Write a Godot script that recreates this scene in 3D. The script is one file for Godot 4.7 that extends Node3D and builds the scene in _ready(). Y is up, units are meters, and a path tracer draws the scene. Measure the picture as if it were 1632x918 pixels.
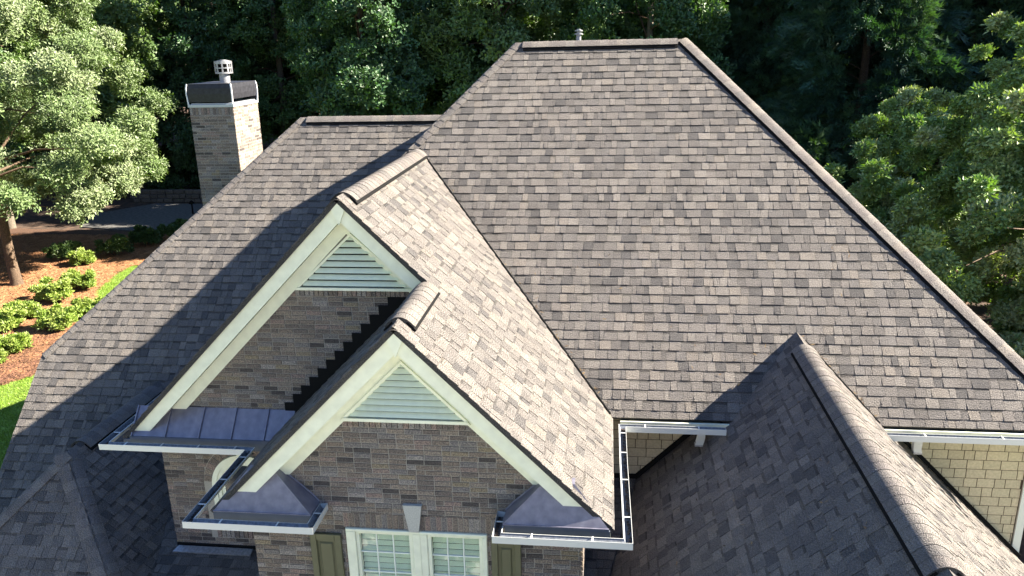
extends Node3D
# A steep shingled house seen from the air, with its garden and the wood behind it.
# Units are metres; the ground by the house is y = 0 and the main ridge lies at y = RIDGE.

const RIDGE := 9.0
const R2 := 0.70710678
const EXPO := 0.1429                       # exposure of one shingle course
const SUN_DIR := Vector3(1.49, 1.0, -0.21)  # towards the sun

# apex of the tall rear gable, apex of the lower front gable, right wing ridge, left wing ridge, entry ridge
const GX := -1.429
const GY := -1.593
const Z1 := 5.718
const FX := -0.451
const FY := -2.571
const Z2 := 7.217
const WX := 4.152
const WY := -3.80
const LX := -4.376
const LY := -1.308
const LZ := -1.033
const QX := -5.74
const QY := -5.215
const QZ := 5.27
const MR := 2.872                          # length of the main ridge
const EAVE := 4.709                        # drop from the main ridge to the eave
const ZB := 6.98                           # plane of the front gable wall
const ZA := 5.45                           # plane of the rear gable wall
const ZS := 4.21                           # plane of the shake wall

var cam: Camera3D
var rng := RandomNumberGenerator.new()
var M := {}
var taken := {}
var shingle_cache := {}
var brick_cache := {}
var loose_shingles: Array = []             # candidates [size in view, slope, a, b, width, tone, kind]
var loose_bricks: Array = []
var house: Node3D


class MB:
	var st := SurfaceTool.new()
	var col := Color.WHITE
	var tris := 0

	func _init(c := Color.WHITE) -> void:
		st.begin(Mesh.PRIMITIVE_TRIANGLES)
		col = c

	func poly(pts: Array, out: Vector3) -> void:
		if pts.size() < 3:
			return
		var n := Vector3.ZERO
		for i in pts.size():
			n += (pts[i] - pts[0]).cross(pts[(i + 1) % pts.size()] - pts[0])
		if n.length() < 1e-12:
			return
		n = n.normalized()
		var order := pts
		if n.dot(out) < 0.0:
			n = -n
		else:
			order = pts.duplicate()
			order.reverse()
		for i in range(1, order.size() - 1):
			for p in [order[0], order[i], order[i + 1]]:
				st.set_color(col)
				st.set_normal(n)
				st.add_vertex(p)
			tris += 1

	func tri_n(a: Vector3, b: Vector3, c: Vector3, na: Vector3, nb: Vector3, nc: Vector3) -> void:
		# smooth triangle, wound clockwise against its normals
		var g := (b - a).cross(c - a)
		var flip := g.dot(na + nb + nc) > 0.0
		var ps := [a, c, b] if flip else [a, b, c]
		var ns := [na, nc, nb] if flip else [na, nb, nc]
		for i in 3:
			st.set_color(col)
			st.set_normal(ns[i])
			st.add_vertex(ps[i])
		tris += 1

	func box(c: Vector3, a: Vector3, b: Vector3, d: Vector3) -> void:
		# centre and three half axes
		for s in [1.0, -1.0]:
			poly([c + a * s - b - d, c + a * s + b - d, c + a * s + b + d, c + a * s - b + d], a * s)
			poly([c + b * s - a - d, c + b * s + a - d, c + b * s + a + d, c + b * s - a + d], b * s)
			poly([c + d * s - a - b, c + d * s + a - b, c + d * s + a + b, c + d * s - a + b], d * s)

	func span(lo: Vector3, hi: Vector3) -> void:
		var h := (hi - lo) * 0.5
		box((lo + hi) * 0.5, Vector3(h.x, 0, 0), Vector3(0, h.y, 0), Vector3(0, 0, h.z))

	func bevel_span(lo: Vector3, hi: Vector3, r: float) -> void:
		# a box whose edges towards +z are chamfered by r
		var a := [Vector3(lo.x, lo.y, hi.z - r), Vector3(hi.x, lo.y, hi.z - r), Vector3(hi.x, hi.y, hi.z - r), Vector3(lo.x, hi.y, hi.z - r)]
		var b := [Vector3(lo.x + r, lo.y + r, hi.z), Vector3(hi.x - r, lo.y + r, hi.z), Vector3(hi.x - r, hi.y - r, hi.z), Vector3(lo.x + r, hi.y - r, hi.z)]
		var mid := (lo + hi) * 0.5
		poly(b, Vector3.BACK)
		for i in 4:
			var j := (i + 1) % 4
			var out: Vector3 = (a[i] + a[j]) * 0.5 - mid
			poly([a[i], a[j], b[j], b[i]], out + Vector3.BACK * 0.01)
			var back_i := Vector3(a[i].x, a[i].y, lo.z)
			var back_j := Vector3(a[j].x, a[j].y, lo.z)
			out.z = 0
			poly([a[i], a[j], back_j, back_i], out)
		poly([Vector3(lo.x, lo.y, lo.z), Vector3(hi.x, lo.y, lo.z), Vector3(hi.x, hi.y, lo.z), Vector3(lo.x, hi.y, lo.z)], Vector3.FORWARD)

	func prism(shape: Array, o: Vector3, u: Vector3, v: Vector3, w: Vector3) -> void:
		# convex or concave outline in (u, v), thickness w
		var flat := PackedVector2Array(shape)
		var idx := Geometry2D.triangulate_polygon(flat)
		for k in range(0, idx.size(), 3):
			var t := []
			for m in 3:
				t.append(o + u * flat[idx[k + m]].x + v * flat[idx[k + m]].y)
			poly(t, -w)
			poly([t[0] + w, t[1] + w, t[2] + w], w)
		var mid2 := Vector2.ZERO
		var area := 0.0
		for i in flat.size():
			area += flat[i].cross(flat[(i + 1) % flat.size()])
		for i in flat.size():
			var p := flat[i]
			var q := flat[(i + 1) % flat.size()]
			var e := q - p
			var outn := Vector2(e.y, -e.x) * signf(area)
			poly([o + u * p.x + v * p.y, o + u * q.x + v * q.y, o + u * q.x + v * q.y + w, o + u * p.x + v * p.y + w], u * outn.x + v * outn.y)

	func tube(path: Array, radii: Array, sides := 8, cap := true) -> void:
		var rings := []
		var up := Vector3(0.31, 0.2, 0.93).normalized()
		for i in path.size():
			var t: Vector3 = (path[mini(i + 1, path.size() - 1)] - path[maxi(i - 1, 0)]).normalized()
			var a := t.cross(up).normalized()
			var b := t.cross(a).normalized()
			var ring := []
			for k in sides:
				var ang := TAU * k / sides
				ring.append([a * cos(ang) + b * sin(ang), path[i]])
			rings.append(ring)
		for i in path.size() - 1:
			for k in sides:
				var k2 := (k + 1) % sides
				var n00: Vector3 = rings[i][k][0]
				var n01: Vector3 = rings[i][k2][0]
				var n10: Vector3 = rings[i + 1][k][0]
				var n11: Vector3 = rings[i + 1][k2][0]
				var p00: Vector3 = path[i] + n00 * radii[i]
				var p01: Vector3 = path[i] + n01 * radii[i]
				var p10: Vector3 = path[i + 1] + n10 * radii[i + 1]
				var p11: Vector3 = path[i + 1] + n11 * radii[i + 1]
				tri_n(p00, p01, p11, n00, n01, n11)
				tri_n(p00, p11, p10, n00, n11, n10)
		if cap:
			for e in [0, path.size() - 1]:
				var pts := []
				for k in sides:
					pts.append(path[e] + rings[e][k][0] * radii[e])
				var outd: Vector3 = path[0] - path[1] if e == 0 else path[e] - path[e - 1]
				poly(pts, outd)

	func mesh() -> ArrayMesh:
		return st.commit()


# ---------------------------------------------------------------- helpers

func P(x: float, y: float, z: float) -> Vector3:
	return Vector3(x, y + RIDGE, z)


func numbered(called: String) -> String:
	if not taken.has(called):
		taken[called] = 0
		return called
	taken[called] += 1
	return "%s_%03d" % [called, taken[called]]


func part(called: String, m: Mesh, mat: Material, parent: Node3D, xf := Transform3D()) -> MeshInstance3D:
	var o := MeshInstance3D.new()
	o.mesh = m
	o.material_override = mat
	o.transform = xf
	var key := str(parent.get_instance_id()) + called
	if not taken.has(key):
		taken[key] = 0
		o.name = called
	else:
		taken[key] += 1
		o.name = "%s_%03d" % [called, taken[key]]
	parent.add_child(o, true)
	return o


func thing(called: String, label: String, category: String, at: Vector3, group := "") -> Node3D:
	var o := Node3D.new()
	o.name = numbered(called)
	o.position = at
	add_child(o, true)
	tag(o, label, category, group)
	return o


func tag(o: Node, label: String, category: String, group := "", kind := "") -> void:
	if label:
		o.set_meta("label", label)
	if category:
		o.set_meta("category", category)
	if group:
		o.set_meta("group", group)
	if kind:
		o.set_meta("kind", kind)


func structure(called: String, m: Mesh, mat: Material, label: String) -> MeshInstance3D:
	var o := MeshInstance3D.new()
	o.name = numbered(called)
	o.mesh = m
	o.material_override = mat
	add_child(o, true)
	o.set_meta("kind", "structure")
	o.set_meta("label", label)
	o.set_meta("category", called.replace("_", " "))
	return o


func noise_tex(frequency: float, lo: float, hi: float, seed_n: int, octaves := 4, tint_lo := Color.WHITE, tint_hi := Color.WHITE, size := 512, squeeze := 0.0) -> NoiseTexture2D:
	var n := FastNoiseLite.new()
	n.seed = seed_n
	n.noise_type = FastNoiseLite.TYPE_SIMPLEX_SMOOTH
	n.frequency = frequency
	n.fractal_octaves = octaves
	var t := NoiseTexture2D.new()
	t.width = size
	t.height = size
	t.seamless = true
	t.noise = n
	var g := Gradient.new()
	g.set_color(0, Color(tint_lo.r * lo, tint_lo.g * lo, tint_lo.b * lo))
	g.set_color(1, Color(tint_hi.r * hi, tint_hi.g * hi, tint_hi.b * hi))
	if squeeze > 0.0:
		g.set_offset(0, squeeze)
		g.set_offset(1, 1.0 - squeeze)
	t.color_ramp = g
	return t


func mat(name_: String, linear: Color, rough: float, tex: Texture2D = null, tex_scale := 1.0, metal := 0.0) -> StandardMaterial3D:
	var m := StandardMaterial3D.new()
	m.resource_name = name_
	m.albedo_color = linear.linear_to_srgb()
	m.roughness = rough
	m.metallic = metal
	if tex:
		m.albedo_texture = tex
		m.uv1_triplanar = true
		m.uv1_world_triplanar = true
		m.uv1_scale = Vector3.ONE * tex_scale
	return m


func relief(m: StandardMaterial3D, frequency: float, seed_n: int, strength: float) -> void:
	var n := FastNoiseLite.new()
	n.seed = seed_n
	n.frequency = frequency
	n.fractal_octaves = 3
	var t := NoiseTexture2D.new()
	t.width = 512
	t.height = 512
	t.seamless = true
	t.as_normal_map = true
	t.bump_strength = 6.0
	t.noise = n
	m.normal_enabled = true
	m.normal_texture = t
	m.normal_scale = strength


func second_layer(m: StandardMaterial3D, tex: Texture2D, tex_scale: float) -> void:
	m.detail_enabled = true
	m.detail_blend_mode = BaseMaterial3D.BLEND_MODE_MUL
	m.detail_albedo = tex
	m.detail_uv_layer = BaseMaterial3D.DETAIL_UV_2
	m.uv2_triplanar = true
	m.uv2_world_triplanar = true
	m.uv2_scale = Vector3.ONE * tex_scale


func seen_size(at: Vector3, n: Vector3, area: float) -> float:
	# rough size in the picture of a flat piece; zero when it is outside the frame or faces away
	var v := at - cam.position
	var q := cam.basis.inverse() * v
	if q.z > -0.5:
		return 0.0
	var t := tan(deg_to_rad(cam.fov) * 0.5)
	if absf(q.y / -q.z) > t * 1.01 or absf(q.x / -q.z) > t * 1.7778 * 1.01:
		return 0.0
	return maxf(0.0, -n.dot(v.normalized())) * area / v.length_squared()


# ---------------------------------------------------------------- roof

func shingle_tones() -> Array:
	return [Color(0.297, 0.274, 0.250), Color(0.253, 0.233, 0.217), Color(0.212, 0.198, 0.188), Color(0.164, 0.155, 0.152), Color(0.324, 0.298, 0.270), Color(0.274, 0.248, 0.231), Color(0.236, 0.222, 0.211), Color(0.312, 0.281, 0.249)]


func shingle_shape(mb: MB, pts: Array, b0: float, thick: float, tone: Color, band: bool, o: Vector3, u: Vector3, d: Vector3, n: Vector3) -> void:
	# a tab: wedge that is thin at its upper edge and thick at its butt
	mb.col = tone
	var top := []
	for p in pts:
		var h: float = lerpf(0.003, thick, clampf((p.y - b0) / EXPO, 0.0, 1.1))
		top.append(o + u * p.x + d * p.y + n * h)
	var mid := Vector3.ZERO
	for t in top:
		mid += t / top.size()
	if band and pts.size() == 4:
		# the printed dark shadow band along the head of a low tab
		var f := 0.24
		var l: Vector3 = top[0].lerp(top[3], f)
		var r: Vector3 = top[1].lerp(top[2], f)
		mb.col = tone * 0.62
		mb.poly([top[0], top[1], r, l], n)
		mb.col = tone
		mb.poly([l, r, top[2], top[3]], n)
	else:
		mb.poly(top, n)
	mb.col = tone * 0.8
	for i in top.size():
		var j := (i + 1) % top.size()
		var e: Vector3 = top[j] - top[i]
		if absf(e.normalized().dot(u)) > 0.9 and (pts[i].y - b0) < EXPO * 0.5:
			continue
		var low_i: Vector3 = o + u * pts[i].x + d * pts[i].y - n * 0.002
		var low_j: Vector3 = o + u * pts[j].x + d * pts[j].y - n * 0.002
		mb.poly([top[i], top[j], low_j, low_i], (top[i] + top[j]) * 0.5 - mid)


func slope(called: String, o: Vector3, u: Vector3, d: Vector3, outlines: Array, first: float, seed_n: int, clad := true) -> Node3D:
	# a roof plane: its deck, and one tab after another in courses; outlines are convex, in (along the course, down the slope)
	var n := u.cross(d).normalized()
	if n.y < 0.0:
		n = -n
	var deck := MB.new(Color(0.16, 0.15, 0.145))
	for shape in outlines:
		deck.prism(shape, o - n * 0.003, u, d, -n * 0.045)
	var node := part(called, deck.mesh(), M.shingle, house)
	if not clad:
		return node
	var r := RandomNumberGenerator.new()
	r.seed = seed_n
	var widths := [0.06, 0.085, 0.11, 0.135, 0.16, 0.185, 0.215]
	var weights := [0.6, 0.9, 1.2, 1.5, 1.4, 1.0, 0.6]
	var lo := Vector2(INF, INF)
	var hi := Vector2(-INF, -INF)
	for shape in outlines:
		for p in shape:
			lo = lo.min(p)
			hi = hi.max(p)
	var row := 0
	var b := first - EXPO * ceilf((first - lo.y) / EXPO)
	while b < hi.y:
		var a := lo.x - r.randf() * 0.3
		var last := -1
		var raised := r.randf() < 0.5
		while a < hi.x:
			var wi := r.rand_weighted(PackedFloat32Array(weights))
			var w: float = widths[wi]
			var tone := r.rand_weighted(PackedFloat32Array([1.5, 1.9, 1.3, 0.65, 0.45, 1.1, 1.4, 0.45]))
			if tone == last:
				tone = (tone + 1) % 8
			last = tone
			raised = not raised if r.randf() < 0.8 else raised
			var thick := 0.0155 if raised else 0.0098
			var band := not raised and r.randf() < 0.55
			var slip := r.randf_range(-0.003, 0.003)
			var rect := [Vector2(a + 0.0025, b + slip), Vector2(a + w - 0.0025, b + slip), Vector2(a + w - 0.0025, b + EXPO + slip), Vector2(a + 0.0025, b + EXPO + slip)]
			for shape in outlines:
				var whole := true
				for p in rect:
					whole = whole and Geometry2D.is_point_in_polygon(p, PackedVector2Array(shape))
				if whole:
					var at := o + u * (a + w * 0.5) + d * (b + EXPO * 0.5)
					loose_shingles.append([seen_size(at, n, w * EXPO), node, o, u, d, n, rect, b + slip, thick, tone, band, wi, raised])
				else:
					for cut in Geometry2D.intersect_polygons(PackedVector2Array(rect), PackedVector2Array(shape)):
						if cut.size() >= 3 and polygon_area(cut) > 0.0004:
							loose_shingles.append([0.0, node, o, u, d, n, Array(cut), b + slip, thick, tone, false, wi, raised])
			a += w
		b += EXPO
		row += 1
	return node


func roof_litter() -> void:
	# a few dry leaves and needles caught in the valleys and on the slopes
	var r := RandomNumberGenerator.new()
	r.seed = 515
	var mb := MB.new()
	for i in 150:
		var at: Vector3
		var n: Vector3
		var t := r.randf()
		if i < 45:      # valley beside the front gables
			var q := lerpf(0.4, 3.0, pow(t, 0.6))
			at = P(GX + q + r.randf() * 0.09, -(-GY + q) , -GY + q)
			n = Vector3(0, R2, R2)
		elif i < 70:    # valley of the right wing
			var q := lerpf(0.1, 0.9, t)
			at = P(WX + q + r.randf() * 0.07, WY - q, -WY + q)
			n = Vector3(0, R2, R2)
		elif i < 115:   # lower right slope, under its valley and along the wall
			at = P(lerpf(2.3, 3.9, t), 0, lerpf(4.4, 8.5, r.randf()))
			at.y = RIDGE + WY - (WX - at.x)
			n = Vector3(-R2, R2, 0)
		else:
			at = P(lerpf(-0.4, 5.0, t), 0, lerpf(2.8, 4.6, r.randf()))
			at.y = RIDGE - at.z
			n = Vector3(0, R2, R2)
		var d := n.cross(Vector3(r.randfn(), r.randfn(), r.randfn())).normalized()
		var w := n.cross(d) * r.randf_range(0.003, 0.011)
		var l := r.randf_range(0.018, 0.04)
		mb.col = [Color(0.13, 0.085, 0.05), Color(0.2, 0.14, 0.07), Color(0.07, 0.05, 0.035)][r.randi() % 3]
		at += n * 0.021
		mb.poly([at - d * l, at + w, at + d * l + n * 0.006, at - w], n)
	var o := part("dry_leaves", mb.mesh(), M.plain_vertex, house)
	o.set_meta("kind", "stuff")


func polygon_area(p: PackedVector2Array) -> float:
	var s := 0.0
	for i in p.size():
		s += p[i].cross(p[(i + 1) % p.size()])
	return absf(s) * 0.5


func lay_shingles() -> void:
	loose_shingles.sort_custom(func(x, y): return x[0] > y[0])
	var tones := shingle_tones()
	var rest := MB.new()
	for k in loose_shingles.size():
		var s: Array = loose_shingles[k]
		if k < 300 and s[0] > 0.0:
			var key := "%d_%d_%s_%s" % [s[11], s[9], s[10], s[12]]
			if not shingle_cache.has(key):
				var w: float = s[6][1].x - s[6][0].x
				var one := MB.new()
				shingle_shape(one, [Vector2(0, 0), Vector2(w, 0), Vector2(w, EXPO), Vector2(0, EXPO)], 0.0, s[8], tones[s[9]], s[10], Vector3.ZERO, Vector3.RIGHT, Vector3.BACK, Vector3.UP)
				shingle_cache[key] = one.mesh()
			var x: Vector3 = s[3]
			var z: Vector3 = s[4]
			var corner: Vector3 = s[2] + x * s[6][0].x + z * s[6][0].y
			if x.cross(z).dot(s[5]) > 0.0:   # keep the frame right-handed: start from the other side
				corner = s[2] + x * s[6][1].x + z * s[6][1].y
				x = -x
			part("shingle", shingle_cache[key], M.shingle, s[1], Transform3D(Basis(x, s[5], z), corner))
		else:
			shingle_shape(rest, s[6], s[7], s[8], tones[s[9]], s[10], s[2], s[3], s[4], s[5])
	var o := part("shingles", rest.mesh(), M.shingle, house)
	o.set_meta("kind", "stuff")


func caps(called: String, a: Vector3, b: Vector3, left: Vector3, right: Vector3, half: float, lift: float, seed_n: int, bend_start := 0.0) -> void:
	# ridge or hip caps from a down (or along) to b; left and right are the down-slope directions on either side
	var r := RandomNumberGenerator.new()
	r.seed = seed_n
	var t := (b - a).normalized()
	var length := a.distance_to(b)
	var nl := t.cross(left).normalized()
	var nr := t.cross(right).normalized()
	if nl.y < 0.0:
		nl = -nl
	if nr.y < 0.0:
		nr = -nr
	var up := (nl + nr).normalized()
	var node := Node3D.new()
	node.name = numbered(called)
	house.add_child(node, true)
	if lift > 0.02:  # a vent below ridges; below the right hip a painted shade line
		var vent := MB.new()
		for k in 2:
			var s: Vector3 = left if k == 0 else right
			var n: Vector3 = nl if k == 0 else nr
			s = (s - t * s.dot(t)).normalized()
			var e0 := s * (half + 0.036)
			var e1 := s * (half - 0.09)
			vent.prism([Vector2(0, 0), Vector2(length, 0), Vector2(length, 1), Vector2(0, 1)], a + e0, t, e1 - e0, n * (lift - 0.012))
		part("vent_shade_strip", vent.mesh(), M.black, node)
	var steps := int(round(length / EXPO))
	var pace := length / maxf(1.0, steps)
	var made := {}
	var tones := shingle_tones()
	var seq := [0, 1, 5, 6, 0, 7, 1]
	for i in steps:
		var tone: int = seq[r.randi() % 7]
		var variant := r.randi() % 2
		var key := "%d_%d" % [tone, variant]
		if not made.has(key):
			var mb := MB.new(tones[tone] * 1.04)
			var secs := []
			for e in 3:
				var along: float = [-0.012, pace * 0.5, pace + 0.004][e]
				var rise: float = lift + [0.006, 0.008, 0.0105][e] + variant * 0.0015
				var ring := []
				var sl := (left - t * left.dot(t)).normalized()
				var sr := (right - t * right.dot(t)).normalized()
				var pl := sl * half * 0.62 + nl * rise
				var pr := sr * half * 0.62 + nr * rise
				var pc := up * rise * 1.25
				for s in [-1.0, -0.62, -0.45, -0.27, -0.09, 0.09, 0.27, 0.45, 0.62, 1.0]:
					var at: Vector3
					var nn: Vector3
					if absf(s) > 0.63:
						at = (sl if s < 0.0 else sr) * half + (nl if s < 0.0 else nr) * rise
						nn = nl if s < 0.0 else nr
					else:
						var f: float = (s + 0.62) / 1.24
						at = pl * (1.0 - f) * (1.0 - f) + pc * 2.0 * f * (1.0 - f) + pr * f * f
						nn = nl.lerp(nr, f).normalized()
					ring.append([t * along + at, nn])
				secs.append(ring)
			for e in 2:
				for k in 9:
					var q00: Array = secs[e][k]
					var q01: Array = secs[e][k + 1]
					var q10: Array = secs[e + 1][k]
					var q11: Array = secs[e + 1][k + 1]
					mb.tri_n(q00[0], q01[0], q11[0], q00[1], q01[1], q11[1])
					mb.tri_n(q00[0], q11[0], q10[0], q00[1], q11[1], q10[1])
			mb.col = tones[tone] * 0.75
			for k in 9:
				var e0: Vector3 = secs[2][k][0]
				var e1: Vector3 = secs[2][k + 1][0]
				mb.poly([e0, e1, e1 - secs[2][k + 1][1] * 0.005, e0 - secs[2][k][1] * 0.005], t)
			for k in [0, 9]:
				var n3: Vector3 = nl if k == 0 else nr
				var s3: Vector3 = left if k == 0 else right
				mb.poly([secs[0][k][0], secs[2][k][0], secs[2][k][0] - n3 * 0.006, secs[0][k][0] - n3 * 0.006], s3)
			made[key] = mb.mesh()
		part("cap_shingle", made[key], M.shingle, node, Transform3D(Basis(), a + t * pace * i))
	if lift > 0.04:
		# the folded end that closes the vent
		var plate := MB.new(tones[6] * 0.9)
		var ls := (left - t * left.dot(t)).normalized()
		var rs := (right - t * right.dot(t)).normalized()
		var p0 := ls * half * 0.62 + nl * (lift + 0.004)
		var p2 := rs * half * 0.62 + nr * (lift + 0.004)
		var p1 := up * lift * 1.25
		var arc := []
		for i in 9:
			var f := i / 8.0
			var side := ls if f < 0.5 else rs
			arc.append([p0 * (1.0 - f) * (1.0 - f) + p1 * 2.0 * f * (1.0 - f) + p2 * f * f, side * half * 0.62 * absf(f - 0.5) * 2.0])
		arc.push_front([ls * half + nl * (lift + 0.004), ls * half])
		arc.push_back([rs * half + nr * (lift + 0.004), rs * half])
		for i in arc.size() - 1:
			plate.poly([b + arc[i][0] - t * 0.006, b + arc[i + 1][0] - t * 0.006, b + arc[i + 1][1] - t * 0.006, b + arc[i][1] - t * 0.006], t)
		part("ridge_end", plate.mesh(), M.shingle, node)


func build_roofs() -> void:
	var dz := Vector3(0, -R2, R2)
	var dl := Vector3(-R2, -R2, 0)
	var dr := Vector3(R2, -R2, 0)
	var db := Vector3(0, -R2, -R2)
	var X := Vector3.RIGHT
	var Z := Vector3.BACK
	var e := EAVE / R2
	var s0 := 0.263
	# main hip roof
	slope("main_roof_slope", P(0, 0, 0), X, dz, [[Vector2(0, 0), Vector2(MR, 0), Vector2(MR + EAVE, e), Vector2(0.9, e), Vector2(-1.5, 2.6), Vector2(-1.6, 1.6 / R2)]], s0, 11)
	slope("hip_slope", P(0, 0, 0), Z, dl, [[Vector2(0, 0), Vector2(2.0, 2.0 / R2), Vector2(-EAVE, e), Vector2(-EAVE, e)]].map(func(q): return [q[0], q[1], Vector2(0.3, e), q[2]]), s0, 12, false)
	slope("hip_slope", P(MR, 0, 0), Z, dr, [[Vector2(0, 0), Vector2(EAVE, e), Vector2(-EAVE, e)]], s0, 13, false)
	slope("roof_slope", P(0, 0, 0), X, db, [[Vector2(0, 0), Vector2(MR, 0), Vector2(MR + EAVE, e), Vector2(-EAVE, e)]], s0, 14, false)
	# left wing
	var lc := 3.61
	slope("wing_roof_slope", P(LX, LY, LZ), X, dz, [[Vector2(0, 0), Vector2(3.05, 0), Vector2(3.05, 8.5), Vector2(-lc, 8.5), Vector2(-lc, lc / R2)]], 0.24, 21)
	slope("hip_slope", P(LX, LY, LZ), Z, dl, [[Vector2(0, 0), Vector2(lc, lc / R2), Vector2(-lc, lc / R2)]], 0.2, 22, false)
	slope("roof_slope", P(LX, LY, LZ), X, db, [[Vector2(0, 0), Vector2(3.05, 0), Vector2(3.05, lc / R2), Vector2(-lc, lc / R2)]], 0.2, 23, false)
	# the two front gables share their right slope
	var fb := (FX - GX) / R2
	var eb := (EAVE + GY) / R2
	var v0 := -GY
	slope("gable_roof_slope", P(GX, GY, 0), Z, dr, [[Vector2(v0, 0), Vector2(Z1, 0), Vector2(Z1, fb), Vector2(v0 + fb * R2, fb)], [Vector2(v0 + fb * R2, fb), Vector2(Z2, fb), Vector2(Z2, eb + 0.02), Vector2(v0 + (eb + 0.02) * R2, eb + 0.02)]], 0.1, 31)
	slope("gable_roof_slope", P(GX, GY, 0), Z, dl, [[Vector2(v0, 0), Vector2(Z1, 0), Vector2(Z1, eb), Vector2(eb * R2 - 0.748, eb), Vector2(-0.3, 0.64), Vector2(0.5, 0.2)]].map(func(q): return [q[0], q[1], q[2], q[3], Vector2(1.2, 1.2)]), 0.1, 32)
	var f2 := (EAVE + FY) / R2
	slope("gable_roof_slope", P(FX, FY, 0), Z, dl, [[Vector2(ZA, 0), Vector2(Z2, 0), Vector2(Z2, f2 + 0.02), Vector2(ZA, f2 + 0.02)]], 0.06, 33)
	# right wing
	slope("wing_roof_slope", P(WX, WY, 0), Z, dl, [[Vector2(-WY, 0), Vector2(9.5, 0), Vector2(9.5, 4.6), Vector2(ZS, 4.6), Vector2(ZS, (ZS + WY) / R2)]], 0.13, 41)
	slope("wing_roof_slope", P(WX, WY, 0), Z, dr, [[Vector2(-WY, 0), Vector2(9.5, 0), Vector2(9.5, 4.9), Vector2(ZS, 4.9), Vector2(ZS, (ZS + WY) / R2)]], 0.13, 42)
	# low roof between the front gable and the right wing
	var low := Vector3(0, -0.207, 1.0).normalized()
	slope("low_roof_slope", P(0, -5.87, ZS), X, low, [[Vector2(1.38, 0), Vector2(2.05, 0), Vector2(1.0, 5.2), Vector2(1.38, 5.2)].slice(0, 2) + [Vector2(1.38 + 0.02, 3.1), Vector2(1.38, 3.1)]], 0.1, 51)
	# entry roof at the lower left, with a hipped end
	var qb := 2.97
	slope("entry_roof_slope", P(QX, QY, 0), Z, dr, [[Vector2(2.865, 0), Vector2(QZ, 0), Vector2(QZ + qb * R2, qb), Vector2(2.865 + qb * R2, qb)]], 0.08, 61)
	slope("entry_roof_slope", P(QX, QY, 0), Z, dl, [[Vector2(2.865, 0), Vector2(QZ, 0), Vector2(QZ + qb * R2, qb), Vector2(2.865 + qb * R2, qb)]], 0.08, 62, false)
	slope("entry_roof_slope", P(QX, QY, QZ), X, dz, [[Vector2(0, 0), Vector2(qb * R2, qb), Vector2(-qb * R2, qb)]], 0.1, 63)
	var tl := Vector3(0, -0.25, 1.0).normalized()
	slope("low_roof_slope", P(0, -6.36, 5.0), X, tl, [[Vector2(-4.58, 0), Vector2(-4.2, 0), Vector2(-4.2, 0.47), Vector2(-2.2, 0.47), Vector2(-2.2, 1.6), Vector2(-4.12, 1.6)]].map(func(q): return [q[0], q[1], Vector2(-2.2, 0.46), q[4], q[5]]), 0.09, 71)
	var vl := MB.new()  # black tubes stand in for the shade where valley shingles meet
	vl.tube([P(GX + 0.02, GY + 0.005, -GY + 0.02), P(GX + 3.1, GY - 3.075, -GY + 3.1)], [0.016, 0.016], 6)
	part("valley_shade_line", vl.mesh(), M.black, house)
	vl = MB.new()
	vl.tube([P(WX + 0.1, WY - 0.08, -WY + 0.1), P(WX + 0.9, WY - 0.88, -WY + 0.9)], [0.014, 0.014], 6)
	part("valley_shade_line", vl.mesh(), M.black, house)
	roof_litter()
	lay_shingles()
	# caps: vents under level ridges, plain on hips, one with a painted shade strip
	var raise := 0.046
	caps("ridge_cap", P(0.14, 0, 0), P(MR - 0.14, 0, 0), dz, db, 0.16, raise, 1)
	caps("hip_cap", P(0.15, 0.0, 0), P(0, 0, 0), dz, dl, 0.12, 0.004, 91)
	caps("hip_cap", P(0, 0, 0), P(-1.5, -1.5, 1.5), dz, dl, 0.135, 0.012, 2)
	caps("hip_cap", P(MR - 0.15, 0, 0), P(MR, 0, 0), dz, dr, 0.12, 0.004, 92)
	caps("hip_cap", P(MR, 0, 0), P(MR + EAVE, -EAVE, EAVE), dz, dr, 0.135, 0.03, 3)  # raised so its black strip draws the shade along the cap edge
	caps("ridge_cap", P(LX + 0.16, LY, LZ), P(-1.2, LY, LZ), dz, db, 0.16, raise, 4)
	caps("hip_cap", P(LX + 0.16, LY, LZ), P(LX, LY, LZ), dz, dl, 0.12, 0.004, 93)
	caps("hip_cap", P(LX, LY, LZ), P(LX - lc, LY - lc, LZ + lc), dz, dl, 0.135, 0.012, 5)
	caps("ridge_cap", P(GX, GY, 1.72), P(GX, GY, Z1 - 0.24), dl, dr, 0.17, raise, 6)
	caps("ridge_cap", P(GX, GY, Z1 - 0.26), P(GX, GY, Z1 + 0.01), dl, dr, 0.16, 0.002, 7)
	caps("ridge_cap", P(FX, FY, Z1 + 0.05), P(FX, FY, Z2 - 0.24), dl, dr, 0.17, raise, 8)
	caps("ridge_cap", P(FX, FY, Z2 - 0.26), P(FX, FY, Z2 + 0.01), dl, dr, 0.16, 0.002, 94)
	caps("ridge_cap", P(WX, WY, -WY - 0.05), P(WX, WY, 4.3), dl, dr, 0.16, 0.004, 95)
	caps("ridge_cap", P(WX, WY, 4.3), P(WX, WY, 8.86), dl, dr, 0.17, raise, 9)
	caps("ridge_cap", P(WX, WY, 8.84), P(WX, WY, 9.5), dl, dr, 0.16, 0.002, 96)
	caps("ridge_cap", P(QX, QY, 2.8), P(QX, QY, 3.1), dl, dr, 0.16, 0.004, 97)
	caps("ridge_cap", P(QX, QY, 3.1), P(QX, QY, QZ - 0.3), dl, dr, 0.17, raise, 10)
	caps("ridge_cap", P(QX, QY, QZ - 0.32), P(QX, QY, QZ + 0.02), dl, dr, 0.15, 0.004, 98)
	caps("hip_cap", P(QX, QY, QZ), P(QX - 2.1, QY - 2.1, QZ + 2.1), dl, dz, 0.15, 0.014, 99)
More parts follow.
